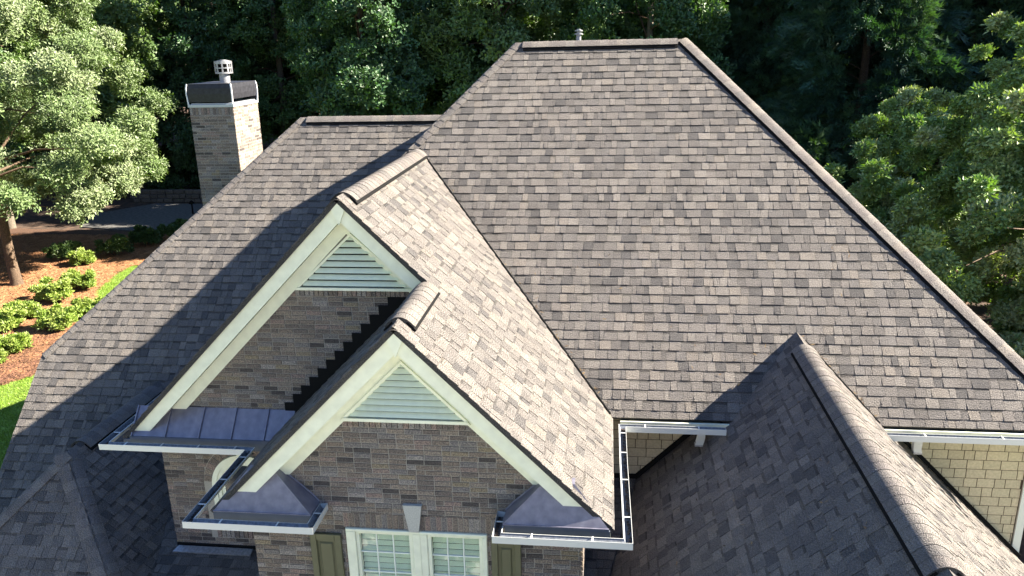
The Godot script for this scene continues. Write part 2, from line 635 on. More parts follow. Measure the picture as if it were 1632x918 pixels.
	caps("hip_cap", P(QX, QY, QZ), P(QX + 2.1, QY - 2.1, QZ + 2.1), dz, dr, 0.165, 0.014, 100)


# ---------------------------------------------------------------- walls

func brick_tones() -> Array:
	return [Color(0.268, 0.222, 0.182), Color(0.33, 0.282, 0.235), Color(0.205, 0.176, 0.155), Color(0.1, 0.09, 0.085), Color(0.34, 0.26, 0.225), Color(0.37, 0.345, 0.32), Color(0.33, 0.275, 0.195), Color(0.26, 0.243, 0.228)]


func brick_course_wall(node: Node3D, o: Vector3, u: Vector3, v: Vector3, outline: Array, holes: Array, seed_n: int, want_parts := true) -> void:
	# running bond on the plane (u, v); outline convex; holes are Rect2 in (u, v) that stay free
	var n := u.cross(v).normalized()
	var r := RandomNumberGenerator.new()
	r.seed = seed_n
	var course := 0.0598
	var lo := Vector2(INF, INF)
	var hi := Vector2(-INF, -INF)
	for p in outline:
		lo = lo.min(p)
		hi = hi.max(p)
	var y := lo.y
	var row := 0
	while y < hi.y:
		var x := lo.x - (0.095 if row % 2 else 0.0) - r.randf() * 0.01
		while x < hi.x:
			var long := 0.18
			var kind := 0
			if r.randf() < 0.14:
				long = 0.085
				kind = 1
			var tone := r.rand_weighted(PackedFloat32Array([2.4, 2.2, 2.0, 0.75, 0.7, 1.0, 0.55, 1.6]))
			var proud := r.randf_range(0.004, 0.009)
			var rect := [Vector2(x, y), Vector2(x + long, y), Vector2(x + long, y + course - 0.0095), Vector2(x, y + course - 0.0095)]
			var whole := true
			for p in rect:
				whole = whole and Geometry2D.is_point_in_polygon(p, PackedVector2Array(outline))
			var pieces := [PackedVector2Array(rect)]
			if not whole:
				pieces = Geometry2D.intersect_polygons(PackedVector2Array(rect), PackedVector2Array(outline))
			for h in holes:
				var next := []
				for q in pieces:
					if h is Rect2:
						var box2: Rect2 = h
						var hole := PackedVector2Array([box2.position, Vector2(box2.end.x, box2.position.y), box2.end, Vector2(box2.position.x, box2.end.y)])
						var cut := Geometry2D.clip_polygons(q, hole)
						if cut.size() != 1 or cut[0] != q:
							if not Geometry2D.intersect_polygons(q, hole).is_empty():
								whole = false
								next.append_array(cut)
							else:
								next.append(q)
						else:
							next.append(q)
					else:
						if Geometry2D.intersect_polygons(q, h).is_empty():
							next.append(q)
						else:
							whole = false
							next.append_array(Geometry2D.clip_polygons(q, h))
				pieces = next
			for q in pieces:
				if q.size() < 3 or polygon_area(q) < 0.0004:
					continue
				var at := o + u * (x + long * 0.5) + v * (y + 0.025)
				var size := seen_size(at, n, long * course) if whole and want_parts else 0.0
				loose_bricks.append([size, node, o, u, v, n, Array(q), tone, proud, kind])
			x += long + 0.0105
		y += course
		row += 1


func lay_bricks() -> void:
	loose_bricks.sort_custom(func(x, y): return x[0] > y[0])
	var tones := brick_tones()
	var rest := MB.new()
	for k in loose_bricks.size():
		var s: Array = loose_bricks[k]
		if k < 300 and s[0] > 0.0:
			var key := "%d_%d" % [s[7], s[9]]
			var w: float = s[6][1].x - s[6][0].x
			var h: float = s[6][2].y - s[6][0].y
			if not brick_cache.has(key):
				var one := MB.new(tones[s[7]])
				one.bevel_span(Vector3(0, 0, -0.004), Vector3(w, h, 0.007), 0.002)
				brick_cache[key] = one.mesh()
			part("brick", brick_cache[key], M.brick, s[1], Transform3D(Basis(s[3], s[4], s[5]), s[2] + s[3] * s[6][0].x + s[4] * s[6][0].y + s[5] * (s[8] - 0.006)))
		else:
			rest.col = tones[s[7]]
			rest.prism(s[6], s[2] - s[5] * 0.003, s[3], s[4], s[5] * (0.003 + s[8]))
	var o := part("bricks", rest.mesh(), M.brick, house)
	o.set_meta("kind", "stuff")


func upright_bricks(node: Node3D, x0: float, x1: float, y0: float, y1: float, z: float, each: float, proud: float, seed_n: int, slope_y := 0.0) -> void:
	# soldier or rowlock course
	var r := RandomNumberGenerator.new()
	r.seed = seed_n
	var count := int((x1 - x0) / each)
	var step := (x1 - x0) / count
	for i in count:
		var a := x0 + step * i
		loose_bricks.append([0.0, node, Vector3(0, RIDGE, z), Vector3.RIGHT, Vector3.UP, Vector3.BACK, [Vector2(a + 0.003, y0), Vector2(a + step - 0.005, y0), Vector2(a + step - 0.005, y1), Vector2(a + 0.003, y1)], [0, 1, 5, 7, 2, 4][r.randi() % 6], proud + r.randf_range(-0.002, 0.002), 0])


func louver(x0: float, x1: float, y0: float, apex: float, z: float, slats: int, parent: Node3D) -> void:
	# triangular gable vent with sloping slats in a thin frame
	var node := Node3D.new()
	node.name = numbered("gable_vent")
	parent.add_child(node, true)
	var mid := (x0 + x1) * 0.5
	var back := MB.new()
	back.prism([Vector2(x0, y0), Vector2(x1, y0), Vector2(mid, apex)], Vector3(0, RIDGE, z + 0.003), Vector3.RIGHT, Vector3.UP, Vector3(0, 0, 0.004))
	part("vent_backing", back.mesh(), M.black, node)
	var step := (apex - y0) / (slats + 0.6)
	for i in slats:
		var yb := y0 + 0.028 + step * i
		var f := 1.0 - (yb - y0 + step * 0.55) / (apex - y0)
		var hw := (x1 - x0) * 0.5 * f - 0.012
		if hw < 0.02:
			continue
		var mb := MB.new()
		# top edge leans back to the wall, lower edge stands proud
		var c := P(mid, yb + step * 0.5, z + 0.032)
		mb.box(c, Vector3(hw, 0, 0), Vector3(0, step * 0.32, -0.022), Vector3(0, 0.002, 0.005))
		part("louver_slat", mb.mesh(), M.trim_soft, node)
	var fr := MB.new()
	var w := 0.032
	fr.prism([Vector2(x0 - 0.02, y0 - 0.012), Vector2(x1 + 0.02, y0 - 0.012), Vector2(x1 - 0.012, y0 + 0.022), Vector2(x0 + 0.012, y0 + 0.022)], Vector3(0, RIDGE, z + 0.005), Vector3.RIGHT, Vector3.UP, Vector3(0, 0, 0.06))
	for s in [-1.0, 1.0]:
		var e: float = x0 if s < 0 else x1
		fr.prism([Vector2(e - s * 0.006, y0 + 0.023), Vector2(e - s * w * 1.4, y0 + 0.023), Vector2(mid, apex - w * 1.2), Vector2(mid, apex)], Vector3(0, RIDGE, z + 0.005), Vector3.RIGHT, Vector3.UP, Vector3(0, 0, 0.05))
	part("vent_frame", fr.mesh(), M.trim, node)


func rake(apex: Vector3, run_left: float, run_right: float, wall_z: float, parent: Node3D) -> void:
	# barge boards, sloping soffits and the pointed block at the peak
	var zf := apex.z - 0.035
	for s in [-1.0, 1.0]:
		var run: float = run_left if s < 0 else run_right
		if run < 0.05:
			continue
		var b := MB.new()
		var lowcut := 0.10
		var shape := [Vector2(0, -0.045), Vector2(run, -run - 0.045), Vector2(run, -run - lowcut), Vector2(run - 0.19, -run - lowcut + 0.01), Vector2(0, -0.285)]
		if run_right < run_left and s > 0:
			shape = [Vector2(0, -0.045), Vector2(run, -run - 0.045), Vector2(run, -run - 0.285), Vector2(0, -0.285)]
		b.prism(shape, Vector3(apex.x, apex.y, zf - 0.03), Vector3(s, 0, 0), Vector3.UP, Vector3(0, 0, 0.03))
		part("barge_board", b.mesh(), M.trim, parent)
		var fz := MB.new()
		var fr: float = minf(run, (4.35 + apex.y - RIDGE) - 0.27)
		if apex.z < 6.0:
			fr = minf(run, (4.44 + apex.y - RIDGE) - 0.27)
		fz.prism([Vector2(0, -0.275), Vector2(fr, -fr - 0.275), Vector2(fr - 0.2, -fr - 0.275), Vector2(0, -0.475)], Vector3(apex.x, apex.y, wall_z + 0.001), Vector3(s, 0, 0), Vector3.UP, Vector3(0, 0, 0.034))
		part("frieze_board", fz.mesh(), M.trim, parent)
		var so := MB.new()
		var d := Vector3(s, -1, 0).normalized()
		so.prism([Vector2(0, 0), Vector2(run / R2 - 0.16, 0), Vector2(run / R2 - 0.16, 1), Vector2(0, 1)], Vector3(apex.x, apex.y - 0.27, wall_z - 0.02), d, Vector3(0, 0, zf - 0.032 - wall_z + 0.02), Vector3(s * R2, R2, 0) * 0.02)
		part("soffit", so.mesh(), M.trim, parent)
	var k := MB.new()
	k.prism([Vector2(-0.088, -0.125), Vector2(0, -0.05), Vector2(0.088, -0.125), Vector2(0, -0.325)], Vector3(apex.x, apex.y, zf + 0.001), Vector3.RIGHT, Vector3.UP, Vector3(0, 0, 0.026))
	part("peak_block", k.mesh(), M.trim, parent)


func gutter(called: String, path: Array, inner: float, parent: Node3D, hang := 0.6, dirty := false) -> void:
	# K-style trough swept along the eave; path is the line of the outer lip in plan, inner = +1 when the eave lies to the left of the walk
	var y := -4.70
	var prof := [Vector2(0.092, 0.01), Vector2(0.092, -0.068), Vector2(0.026, -0.068), Vector2(0.018, -0.042), Vector2(0.004, -0.02), Vector2(0.0, -0.002), Vector2(0.008, 0.0), Vector2(0.012, -0.02), Vector2(0.024, -0.042), Vector2(0.032, -0.063), Vector2(0.0885, -0.063), Vector2(0.0885, 0.01)]
	var secs := []
	for i in path.size():
		var p := Vector2(path[i].x, path[i].y)
		var d0: Vector2 = (path[i] - path[i - 1]).normalized() if i > 0 else (path[i + 1] - path[i]).normalized()
		var d1: Vector2 = (path[i + 1] - path[i]).normalized() if i < path.size() - 1 else d0
		var n0 := Vector2(d0.y, -d0.x) * inner
		var n1 := Vector2(d1.y, -d1.x) * inner
		var m := (n0 + n1).normalized()
		m /= maxf(0.3, m.dot(n0))
		var ring := []
		for q in prof:
			ring.append(P(p.x + m.x * q.x, y + q.y, p.y + m.y * q.x))
		secs.append(ring)
	var mb := MB.new()
	var inside := MB.new()
	for i in path.size() - 1:
		var d: Vector2 = (path[i + 1] - path[i]).normalized()
		var n := Vector2(d.y, -d.x) * inner
		for k in prof.size():
			var k2 := (k + 1) % prof.size()
			var e: Vector2 = prof[k2] - prof[k]
			var out := Vector3(n.x * -e.y, e.x, n.y * -e.y) * -1.0
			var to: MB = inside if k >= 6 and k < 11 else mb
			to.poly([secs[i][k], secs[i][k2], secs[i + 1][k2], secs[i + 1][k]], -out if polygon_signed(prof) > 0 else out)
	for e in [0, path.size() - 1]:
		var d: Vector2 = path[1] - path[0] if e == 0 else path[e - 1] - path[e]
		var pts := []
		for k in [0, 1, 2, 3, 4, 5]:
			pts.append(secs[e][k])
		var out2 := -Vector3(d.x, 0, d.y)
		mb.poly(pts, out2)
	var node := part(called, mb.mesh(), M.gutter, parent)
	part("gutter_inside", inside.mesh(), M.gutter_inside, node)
	var strap := MB.new()
	strap.span(Vector3(-0.008, -0.001, 0.0), Vector3(0.008, 0.004, 0.088))
	var sm := strap.mesh()
	var bed := MB.new()
	for i in path.size() - 1:
		for k in 1:
			var a0: Vector3 = secs[i][9].lerp(secs[i][10], 0.02) + Vector3(0, 0.004, 0)
			var a1: Vector3 = secs[i][10] + Vector3(0, 0.004, 0)
			var b0: Vector3 = secs[i + 1][9].lerp(secs[i + 1][10], 0.02) + Vector3(0, 0.004, 0)
			var b1: Vector3 = secs[i + 1][10] + Vector3(0, 0.004, 0)
			bed.poly([a0, a1, b1, b0], Vector3.UP)
	part("wet_dirt", bed.mesh(), M.dirt, node)
	for i in path.size() - 1:
		var d: Vector2 = path[i + 1] - path[i]
		var count := maxi(1, int(round(d.length() / hang)))
		var n := Vector2(d.y, -d.x).normalized() * inner
		for k in count:
			var at: Vector2 = path[i] + d * ((k + 0.5) / count)
			part("hanger", sm, M.gutter, node, Transform3D(Basis(Vector3(n.y, 0, -n.x), Vector3.UP, Vector3(n.x, 0, n.y)), P(at.x, y + 0.001, at.y)))
		if dirty or d.length() > 1.0:
			var r := RandomNumberGenerator.new()
			r.seed = i + path.size() * 7
			var litter := MB.new()
			var bits := int(d.length() * 60.0)
			for k in bits:
				var at: Vector2 = path[i] + d * r.randf() + n * r.randf_range(0.055, 0.075)
				var ang := r.randf() * TAU
				litter.col = [Color(0.05, 0.035, 0.025), Color(0.03, 0.028, 0.026), Color(0.09, 0.06, 0.04)][r.randi() % 3]
				litter.box(P(at.x, y - 0.056 + r.randf() * 0.012, at.y), Vector3(cos(ang), 0, sin(ang)) * 0.014, Vector3(-sin(ang), 0.2, cos(ang)) * 0.007, Vector3.UP * 0.004)
			var lo := part("leaf_litter", litter.mesh(), M.plain_vertex, node)
			lo.set_meta("kind", "stuff")


func polygon_signed(p: Array) -> float:
	var s := 0.0
	for i in p.size():
		s += p[i].cross(p[(i + 1) % p.size()])
	return s


func spout(x: float, z: float, parent: Node3D, bend: float) -> void:
	var mb := MB.new()
	var w := 0.048
	var t := 0.036
	var path := [P(x, -4.765, z), P(x, -4.86, z), P(x + bend * 0.006, -4.93, z - 0.02), P(x + bend * 0.022, -5.0, z - 0.03)]
	for i in 3:
		var a: Vector3 = path[i]
		var b: Vector3 = path[i + 1]
		var ra := [a + Vector3(-w, 0, -t), a + Vector3(w, 0, -t), a + Vector3(w, 0, t), a + Vector3(-w, 0, t)]
		var rb := [b + Vector3(-w, 0, -t), b + Vector3(w, 0, -t), b + Vector3(w, 0, t), b + Vector3(-w, 0, t)]
		for k in 4:
			var k2 := (k + 1) % 4
			mb.poly([ra[k], ra[k2], rb[k2], rb[k]], (ra[k] + ra[k2]) * 0.5 - a)
	var node := part("downspout", mb.mesh(), M.gutter, parent)
	var rim := MB.new()
	var e: Vector3 = path[3]
	rim.span(e + Vector3(-w - 0.004, -0.012, t), e + Vector3(w + 0.004, 0.012, t + 0.004))
	rim.span(e + Vector3(-w - 0.004, -0.012, -t - 0.004), e + Vector3(w + 0.004, 0.012, -t))
	rim.span(e + Vector3(-w - 0.004, -0.012, -t), e + Vector3(-w, 0.012, t))
	rim.span(e + Vector3(w, -0.012, -t), e + Vector3(w + 0.004, 0.012, t))
	part("spout_rim", rim.mesh(), M.galvanised, node)
	var dark := MB.new()
	dark.span(e + Vector3(-w + 0.004, 0.03, -t + 0.004), e + Vector3(w - 0.004, 0.034, t - 0.004))
	part("spout_throat", dark.mesh(), M.black, node)


func build_walls() -> void:
	var bottom := -RIDGE
	var core := MB.new()
	# brick gable walls, mortar coloured slabs behind the bricks
	var half2 := 1.825
	var wall2 := MB.new()
	for g2 in [[Vector2(FX - half2, bottom), Vector2(-1.205, bottom), Vector2(-1.205, -5.0), Vector2(FX - half2, -5.0)], [Vector2(0.355, bottom), Vector2(FX + half2, bottom), Vector2(FX + half2, -5.0), Vector2(0.355, -5.0)], [Vector2(-1.205, bottom), Vector2(0.355, bottom), Vector2(0.355, -6.62), Vector2(-1.205, -6.62)], [Vector2(FX - half2, -5.0), Vector2(FX + half2, -5.0), Vector2(FX + half2, FY - 0.24 - half2), Vector2(FX, FY - 0.24), Vector2(FX - half2, FY - 0.24 - half2)]]:
		wall2.prism(g2, Vector3(0, RIDGE, ZB), Vector3.RIGHT, Vector3.UP, Vector3(0, 0, -0.2))
	var w2 := part("gable_wall", wall2.mesh(), M.mortar, house)
	var ghalf := 2.781
	var g1 := [Vector2(GX - ghalf, bottom), Vector2(FX + half2 - 0.2, bottom), Vector2(FX + half2 - 0.2, GY - 0.24 - 2.6), Vector2(GX, GY - 0.24), Vector2(GX - ghalf, GY - 0.24 - ghalf)]
	var wall1 := MB.new()
	wall1.prism(g1, Vector3(0, RIDGE, ZA), Vector3.RIGHT, Vector3.UP, Vector3(0, 0, -0.2))
	var w1 := part("gable_wall", wall1.mesh(), M.mortar, house)
	# holes: window with shutters, vents, soldier courses
	var win := Rect2(-1.215, -6.62, 1.575, 1.62)
	brick_course_wall(w2, Vector3(0, RIDGE, ZB), Vector3.RIGHT, Vector3.UP, [Vector2(FX - half2, -5.75), Vector2(FX + half2, -5.75), Vector2(FX + half2, FY - 0.26 - half2), Vector2(FX, FY - 0.26), Vector2(FX - half2, FY - 0.26 - half2)], [win, Rect2(-1.23, -5.0, 1.7, 0.185), Rect2(-1.14, -3.77, 1.38, 0.09), PackedVector2Array([Vector2(-1.2, -3.68), Vector2(0.3, -3.68), Vector2(0.3, -2.7), Vector2(-1.2, -2.7)]), PackedVector2Array([Vector2(-0.49, -5.0), Vector2(-0.38, -5.0), Vector2(-0.333, -4.665), Vector2(-0.543, -4.665)])], 201)
	upright_bricks(w2, -1.225, -0.49, -4.995, -4.82, ZB, 0.058, 0.006, 5)
	upright_bricks(w2, -0.375, 0.465, -4.995, -4.82, ZB, 0.058, 0.006, 6)
	upright_bricks(w2, -1.13, 0.235, -3.765, -3.68, ZB, 0.058, 0.026, 7)
	var arch := PackedVector2Array()
	var ac := Vector2(-3.09, -5.5)
	for i in 25:
		var t := PI * i / 24.0
		arch.append(ac + Vector2(cos(t), sin(t)) * 0.6)
	arch.append(Vector2(ac.x - 0.6, -6.33))
	arch.append(Vector2(ac.x + 0.6, -6.33))
	brick_course_wall(w1, Vector3(0, RIDGE, ZA), Vector3.RIGHT, Vector3.UP, [Vector2(GX - ghalf, -6.62), Vector2(-2.3, -6.62), Vector2(-0.6, -2.9), Vector2(-0.8, GY - 0.9), Vector2(GX, GY - 0.26), Vector2(GX - ghalf, GY - 0.26 - ghalf)], [arch, Rect2(-2.14, -2.84, 1.9, 0.09), PackedVector2Array([Vector2(-2.2, -2.75), Vector2(-0.3, -2.75), Vector2(-0.3, -1.7), Vector2(-2.2, -1.7)])], 202)
	upright_bricks(w1, -2.13, -0.66, -2.835, -2.75, ZA, 0.058, 0.026, 8)
	# brick voussoirs round the arch
	for i in 17:
		var t := deg_to_rad(8.0 + i * 10.2)
		var tw := 0.078
		var ring := [ac + Vector2(cos(t - tw), sin(t - tw)) * 0.47, ac + Vector2(cos(t + tw), sin(t + tw)) * 0.47, ac + Vector2(cos(t + tw), sin(t + tw)) * 0.59, ac + Vector2(cos(t - tw), sin(t - tw)) * 0.59]
		loose_bricks.append([0.0, w1, Vector3(0, RIDGE, ZA), Vector3.RIGHT, Vector3.UP, Vector3.BACK, ring, [0, 2, 4, 1][i % 4], 0.007, 0])
	# side wall of the front gable, just catching the sun
	brick_course_wall(w2, Vector3(FX + half2, RIDGE, 0), Vector3.FORWARD, Vector3.UP, [Vector2(-ZB, -6.6), Vector2(-ZS, -6.6), Vector2(-ZS, -4.8), Vector2(-ZB, -4.8)], [], 203, false)
	core.span(P(FX + half2 - 0.2, bottom, ZS - 0.3), P(FX + half2, -4.62, ZB - 0.002))
	core.span(P(FX - half2, bottom, ZA - 0.1), P(FX - half2 + 0.2, -4.62, ZB - 0.202))
	core.span(P(GX - ghalf, bottom, 1.5), P(GX - ghalf + 0.2, -4.62, ZA - 0.202))
	part("side_wall", core.mesh(), M.mortar, house)
	# the plain walls that carry the other roofs
	var shell := MB.new()
	shell.span(P(FX + half2 + 0.002, bottom, ZS - 0.2), P(7.2, -4.75, ZS))
	shell.span(P(7.0, bottom, -4.3), P(7.2, -4.75, ZS - 0.202))
	shell.span(P(-4.2, bottom, -4.5), P(6.998, -4.75, -4.3))
	shell.prism([Vector2(-4.3, bottom), Vector2(4.4, bottom), Vector2(4.4, -6.9), Vector2(2.3, -4.95), Vector2(-4.3, -4.95)], P(-7.6, 0, 0), Vector3.BACK, Vector3.UP, Vector3(0.2, 0, 0))
	shell.span(P(-7.398, bottom, 4.2), P(GX - ghalf - 0.002, -6.9, 4.4))
	shell.span(P(-7.398, bottom, -4.3), P(-4.21, -4.95, -4.1))
	part("outer_wall", shell.mesh(), M.shake, house)
	var base := MB.new()
	base.span(P(-7.4, bottom - 0.1, -4.1), P(7.0, bottom + 0.12, 4.2))
	part("floor_slab", base.mesh(), M.stone, house)
	# shakes, course by course
	var wall := part("shake_wall", MB_panel(), M.shake, house)
	var r := RandomNumberGenerator.new()
	r.seed = 77
	var y := -4.86
	while y > -7.0:
		for zone in [[FX + half2 + 0.01, 2.98], [5.0, 7.13]]:
			var x: float = zone[0] - r.randf() * 0.12
			while x < zone[1]:
				var w := r.randf_range(0.13, 0.27)
				var lo := maxf(x, zone[0])
				var hi := minf(x + w, zone[1])
				var roof := WY - absf((lo + hi) * 0.5 - WX)
				if hi - lo > 0.02 and y + 0.02 > roof - 0.16 and not (hi < 3.2 and y < -5.95):
					var mb := MB.new()
					var f := r.randf_range(0.92, 1.08)
					mb.col = Color(0.61 * f, 0.52 * f, 0.345 * f)
					var tl := r.randf_range(0.006, 0.009)
					var a := P(lo + 0.005, y, ZS)
					var b := P(hi - 0.005, y + 0.1255, ZS)
					# thicker at the butt
					var f0 := Vector3(a.x, a.y, ZS + tl)
					var f1 := Vector3(b.x, a.y, ZS + tl)
					var f2 := Vector3(b.x, b.y, ZS + 0.0025)
					var f3 := Vector3(a.x, b.y, ZS + 0.0025)
					var mid := (f0 + f2) * 0.5
					mb.poly([f0, f1, f2, f3], Vector3.BACK)
					for q in [[f0, f1], [f1, f2], [f2, f3], [f3, f0]]:
						var g0: Vector3 = q[0]
						var g1b: Vector3 = q[1]
						mb.poly([g0, g1b, Vector3(g1b.x, g1b.y, ZS - 0.001), Vector3(g0.x, g0.y, ZS - 0.001)], (g0 + g1b) * 0.5 - mid)
					part("shake", mb.mesh(), M.shake_piece, wall)
				x += w
		y -= 0.1365
	var cb := MB.new()
	cb.span(P(7.14, bottom, ZS + 0.001), P(7.24, -4.8, ZS + 0.03))
	cb.span(P(7.201, bottom, ZS - 0.1), P(7.24, -4.8, ZS))
	part("corner_board", cb.mesh(), M.trim_white, house)
	# eaves: fascia and flat soffit along the main front
	var ev := MB.new()
	ev.span(P(1.80, -4.83, 4.715), P(7.55, -4.745, 4.745))
	ev.span(P(1.80, -4.845, ZS + 0.02), P(7.55, -4.832, 4.745))
	part("fascia", ev.mesh(), M.trim, house)
	var ev2 := MB.new()
	ev2.span(P(1.40, -4.845, 4.75), P(1.665, -4.832, 7.18))
	ev2.span(P(1.64, -4.83, 4.75), P(1.668, -4.745, 7.18))
	part("fascia", ev2.mesh(), M.trim, house)
	var ev3 := MB.new()
	ev3.span(P(-2.585, -4.845, 5.76), P(-2.28, -4.832, 7.2))
	ev3.span(P(-2.592, -4.83, 5.76), P(-2.565, -4.745, 7.2))
	ev3.span(P(-4.53, -4.845, 5.46), P(-2.6, -4.832, 5.70))
	ev3.span(P(-4.53, -4.83, 5.70), P(-2.6, -4.72, 5.725))
	ev3.span(P(-4.54, -4.83, 4.2), P(-4.515, -4.745, 5.7))
	part("fascia", ev3.mesh(), M.trim_sky_tint, house)
	var ev4 := MB.new()
	for s in [[-2.56, -1.49], [0.588, 1.66]]:
		ev4.span(P(s[0], -4.83, 7.20), P(s[1], -4.72, 7.25))
		ev4.span(P(s[0], -4.845, ZB + 0.002), P(s[1], -4.832, 7.25))
	for x in [-1.515, 0.588]:
		ev4.span(P(x, -4.83, ZB + 0.01), P(x + 0.025, -4.72, 7.198))
	part("fascia", ev4.mesh(), M.trim_sky_tint, house)
	# black flashing where roofs run into walls
	var fl := MB.new()
	fl.prism([Vector2(-0.62, 0.02), Vector2(-2.06, 0.02), Vector2(-2.06, 0.075), Vector2(-0.62, 0.075)], P(WX, WY, ZS + 0.018), Vector3(R2, R2, 0) / R2 * R2 / R2, Vector3(-R2, R2, 0), Vector3(0, 0, 0.05))
	fl.prism([Vector2(0.62, 0.02), Vector2(3.06, 0.02), Vector2(3.06, 0.07), Vector2(0.62, 0.07)], P(WX, WY, ZS + 0.018), Vector3(1, -1, 0), Vector3(R2, R2, 0), Vector3(0, 0, 0.05))
	fl.span(P(1.4, -5.88, ZS + 0.018), P(2.1, -5.81, ZS + 0.05))
	fl.span(P(-4.2, -6.5, ZA + 0.012), P(-2.28, -6.425, ZA + 0.03))
	part("wall_flashing", fl.mesh(), M.black, house)
	var lead := MB.new()
	lead.prism([Vector2(-4.16, 0), Vector2(-3.1, 0), Vector2(-3.1, 0.11), Vector2(-4.2, 0.11)], P(0, -6.462, ZA + 0.05), Vector3.RIGHT, Vector3(0, -0.242, 0.97), Vector3(0, 0.02, 0.004))
	part("lead_apron", lead.mesh(), M.galvanised, house)
	# stepped flashing up the left side of the front gable
	var steps := MB.new()
	for i in 17:
		var x := FX - 0.30 - i * 0.1196
		var top := FY - absf(x - FX) + 0.16
		var one := MB.new()
		one.span(P(x - 0.125, top - 0.26, ZA + 0.012), P(x + 0.02, top, ZA + 0.02 + 0.001 * (i % 2)))
		part("step_flashing", one.mesh(), M.black, house)
	# rakes
	rake(P(GX, GY, Z1), 3.05, FX - GX, ZA, house)
	rake(P(FX, FY, Z2), 2.1, 2.1, ZB, house)
	louver(-2.10, -0.66, -2.745, -2.055, ZA, 8, house)
	louver(-1.115, 0.215, -3.672, -3.0, ZB, 9, house)
	# metal pent roof below the tall gable
	var top0 := P(-4.2, -4.375, ZA + 0.01)
	var pent := Node3D.new()
	pent.name = "metal_pent_roof"
	house.add_child(pent)
	var px := [-4.40, -3.95, -3.5, -3.07, -2.64, -2.30]
	var pd := Vector3(0, -0.305, 0.265)
	for i in px.size() - 1:
		var mb := MB.new()
		mb.prism([Vector2(px[i], 0), Vector2(px[i + 1] - 0.004, 0), Vector2(px[i + 1] - 0.004, 1), Vector2(px[i], 1)], Vector3(0, top0.y, top0.z), Vector3.RIGHT, pd, Vector3(0, 0.004, 0.005))
		part("metal_sheet", mb.mesh(), M.bronze, pent)
		var seam := MB.new()
		seam.prism([Vector2(px[i] - 0.01, 0), Vector2(px[i] + 0.006, 0), Vector2(px[i] + 0.006, 1), Vector2(px[i] - 0.01, 1)], Vector3(0, top0.y + 0.0045, top0.z + 0.0055), Vector3.RIGHT, pd, Vector3(0, 0.014, 0.016))
		part("standing_seam", seam.mesh(), M.bronze, pent)
	var lip := MB.new()
	lip.span(P(-4.42, -4.715, 5.724), P(-2.3, -4.672, 5.742))
	part("drip_edge", lip.mesh(), M.trim_sky_tint, pent)
	# little hipped metal roofs on the two eave returns
	for s in [-1.0, 1.0]:
		var ret := Node3D.new()
		ret.name = numbered("eave_return_roof")
		house.add_child(ret, true)
		var f := func(x: float, y2: float, z2: float) -> Vector3: return P(FX + s * x, y2, z2)
		var apex: Vector3 = f.call(1.434, -4.28, 7.1)
		var c_in: Vector3 = f.call(1.02, -4.685, 7.262)
		var c_out: Vector3 = f.call(2.1, -4.685, 7.262)
		var w_low: Vector3 = f.call(1.02, -4.685, ZB + 0.01)
		var w_mid: Vector3 = f.call(1.10, -4.59, ZB + 0.01)
		var w_top: Vector3 = f.call(1.42, -4.29, ZB + 0.01)
		var a_out: Vector3 = f.call(1.75, -4.28, 7.1)
		var front := MB.new()
		front.poly([apex, c_in, c_out, a_out], Vector3(0, 0.3, 1))
		part("metal_sheet", front.mesh(), M.bronze, ret)
		var de := MB.new()
		de.poly([c_in, c_out, c_out - Vector3(0, 0.03, 0), c_in - Vector3(0, 0.03, 0)], Vector3.BACK)
		part("drip_edge", de.mesh(), M.trim_sky_tint, ret)
		var side := MB.new()
		side.poly([apex, c_in, w_low, w_mid, w_top], Vector3(-s, 0.5, 0))
		side.poly([c_in, w_low, w_low - Vector3(0, 0.03, 0), c_in - Vector3(0, 0.03, 0)], Vector3(-s, 0, 0))
		side.poly([apex, w_top, f.call(1.75, -4.27, ZB + 0.01), a_out], Vector3.UP)
		part("metal_sheet", side.mesh(), M.bronze, ret)
		var seam := MB.new()
		seam.tube([apex + Vector3(0, 0.004, 0), c_in + Vector3(0, 0.004, 0)], [0.007, 0.007], 6)
		seam.tube([c_in + Vector3(0, 0.002, 0), c_out + Vector3(0, 0.002, 0)], [0.008, 0.008], 6)
		seam.tube([w_low + Vector3(0, 0.004, 0), w_mid + Vector3(0, 0.004, 0), w_top + Vector3(0, 0.004, 0)], [0.009, 0.009, 0.009], 6)
		part("hip_seam", seam.mesh(), M.bronze, ret)
	# gutters
	gutter("gutter", [Vector2(-4.645, 4.4), Vector2(-4.635, 5.85), Vector2(-2.705, 5.85), Vector2(-2.70, 7.385), Vector2(-1.465, 7.385), Vector2(-1.465, ZB + 0.03)], -1.0, house, 0.55)
	gutter("gutter", [Vector2(0.575, ZB + 0.03), Vector2(0.575, 7.375), Vector2(1.79, 7.375), Vector2(1.775, 5.9), Vector2(1.775, 4.905), Vector2(3.12, 4.905)], -1.0, house, 0.6, true)
	gutter("gutter", [Vector2(5.06, 4.905), Vector2(7.75, 4.905)], -1.0, house, 0.8)
	spout(2.83, 4.85, house, -1.0)
	spout(5.47, 4.85, house, 1.0)
	build_windows()
	build_chimney()
	lay_bricks()
	# plumbing vent behind the main ridge
	var pipe := MB.new()
	pipe.tube([P(1.06, -0.8, -0.6), P(1.06, 0.13, -0.6)], [0.045, 0.045], 14)
	var vp := part("vent_pipe", pipe.mesh(), M.galvanised, house)
	var cowl := MB.new()
	for d in [[0.115, 0.05, 0.085], [0.17, 0.05, 0.078]]:
		cowl.tube([P(1.06, d[0], -0.6), P(1.06, d[0] + 0.018, -0.6), P(1.06, d[0] + 0.034, -0.6)], [d[2], d[2] * 0.85, 0.03], 16)
	cowl.tube([P(1.06, 0.12, -0.6), P(1.06, 0.21, -0.6)], [0.03, 0.03], 12)
	part("pipe_cowl", cowl.mesh(), M.galvanised, vp)


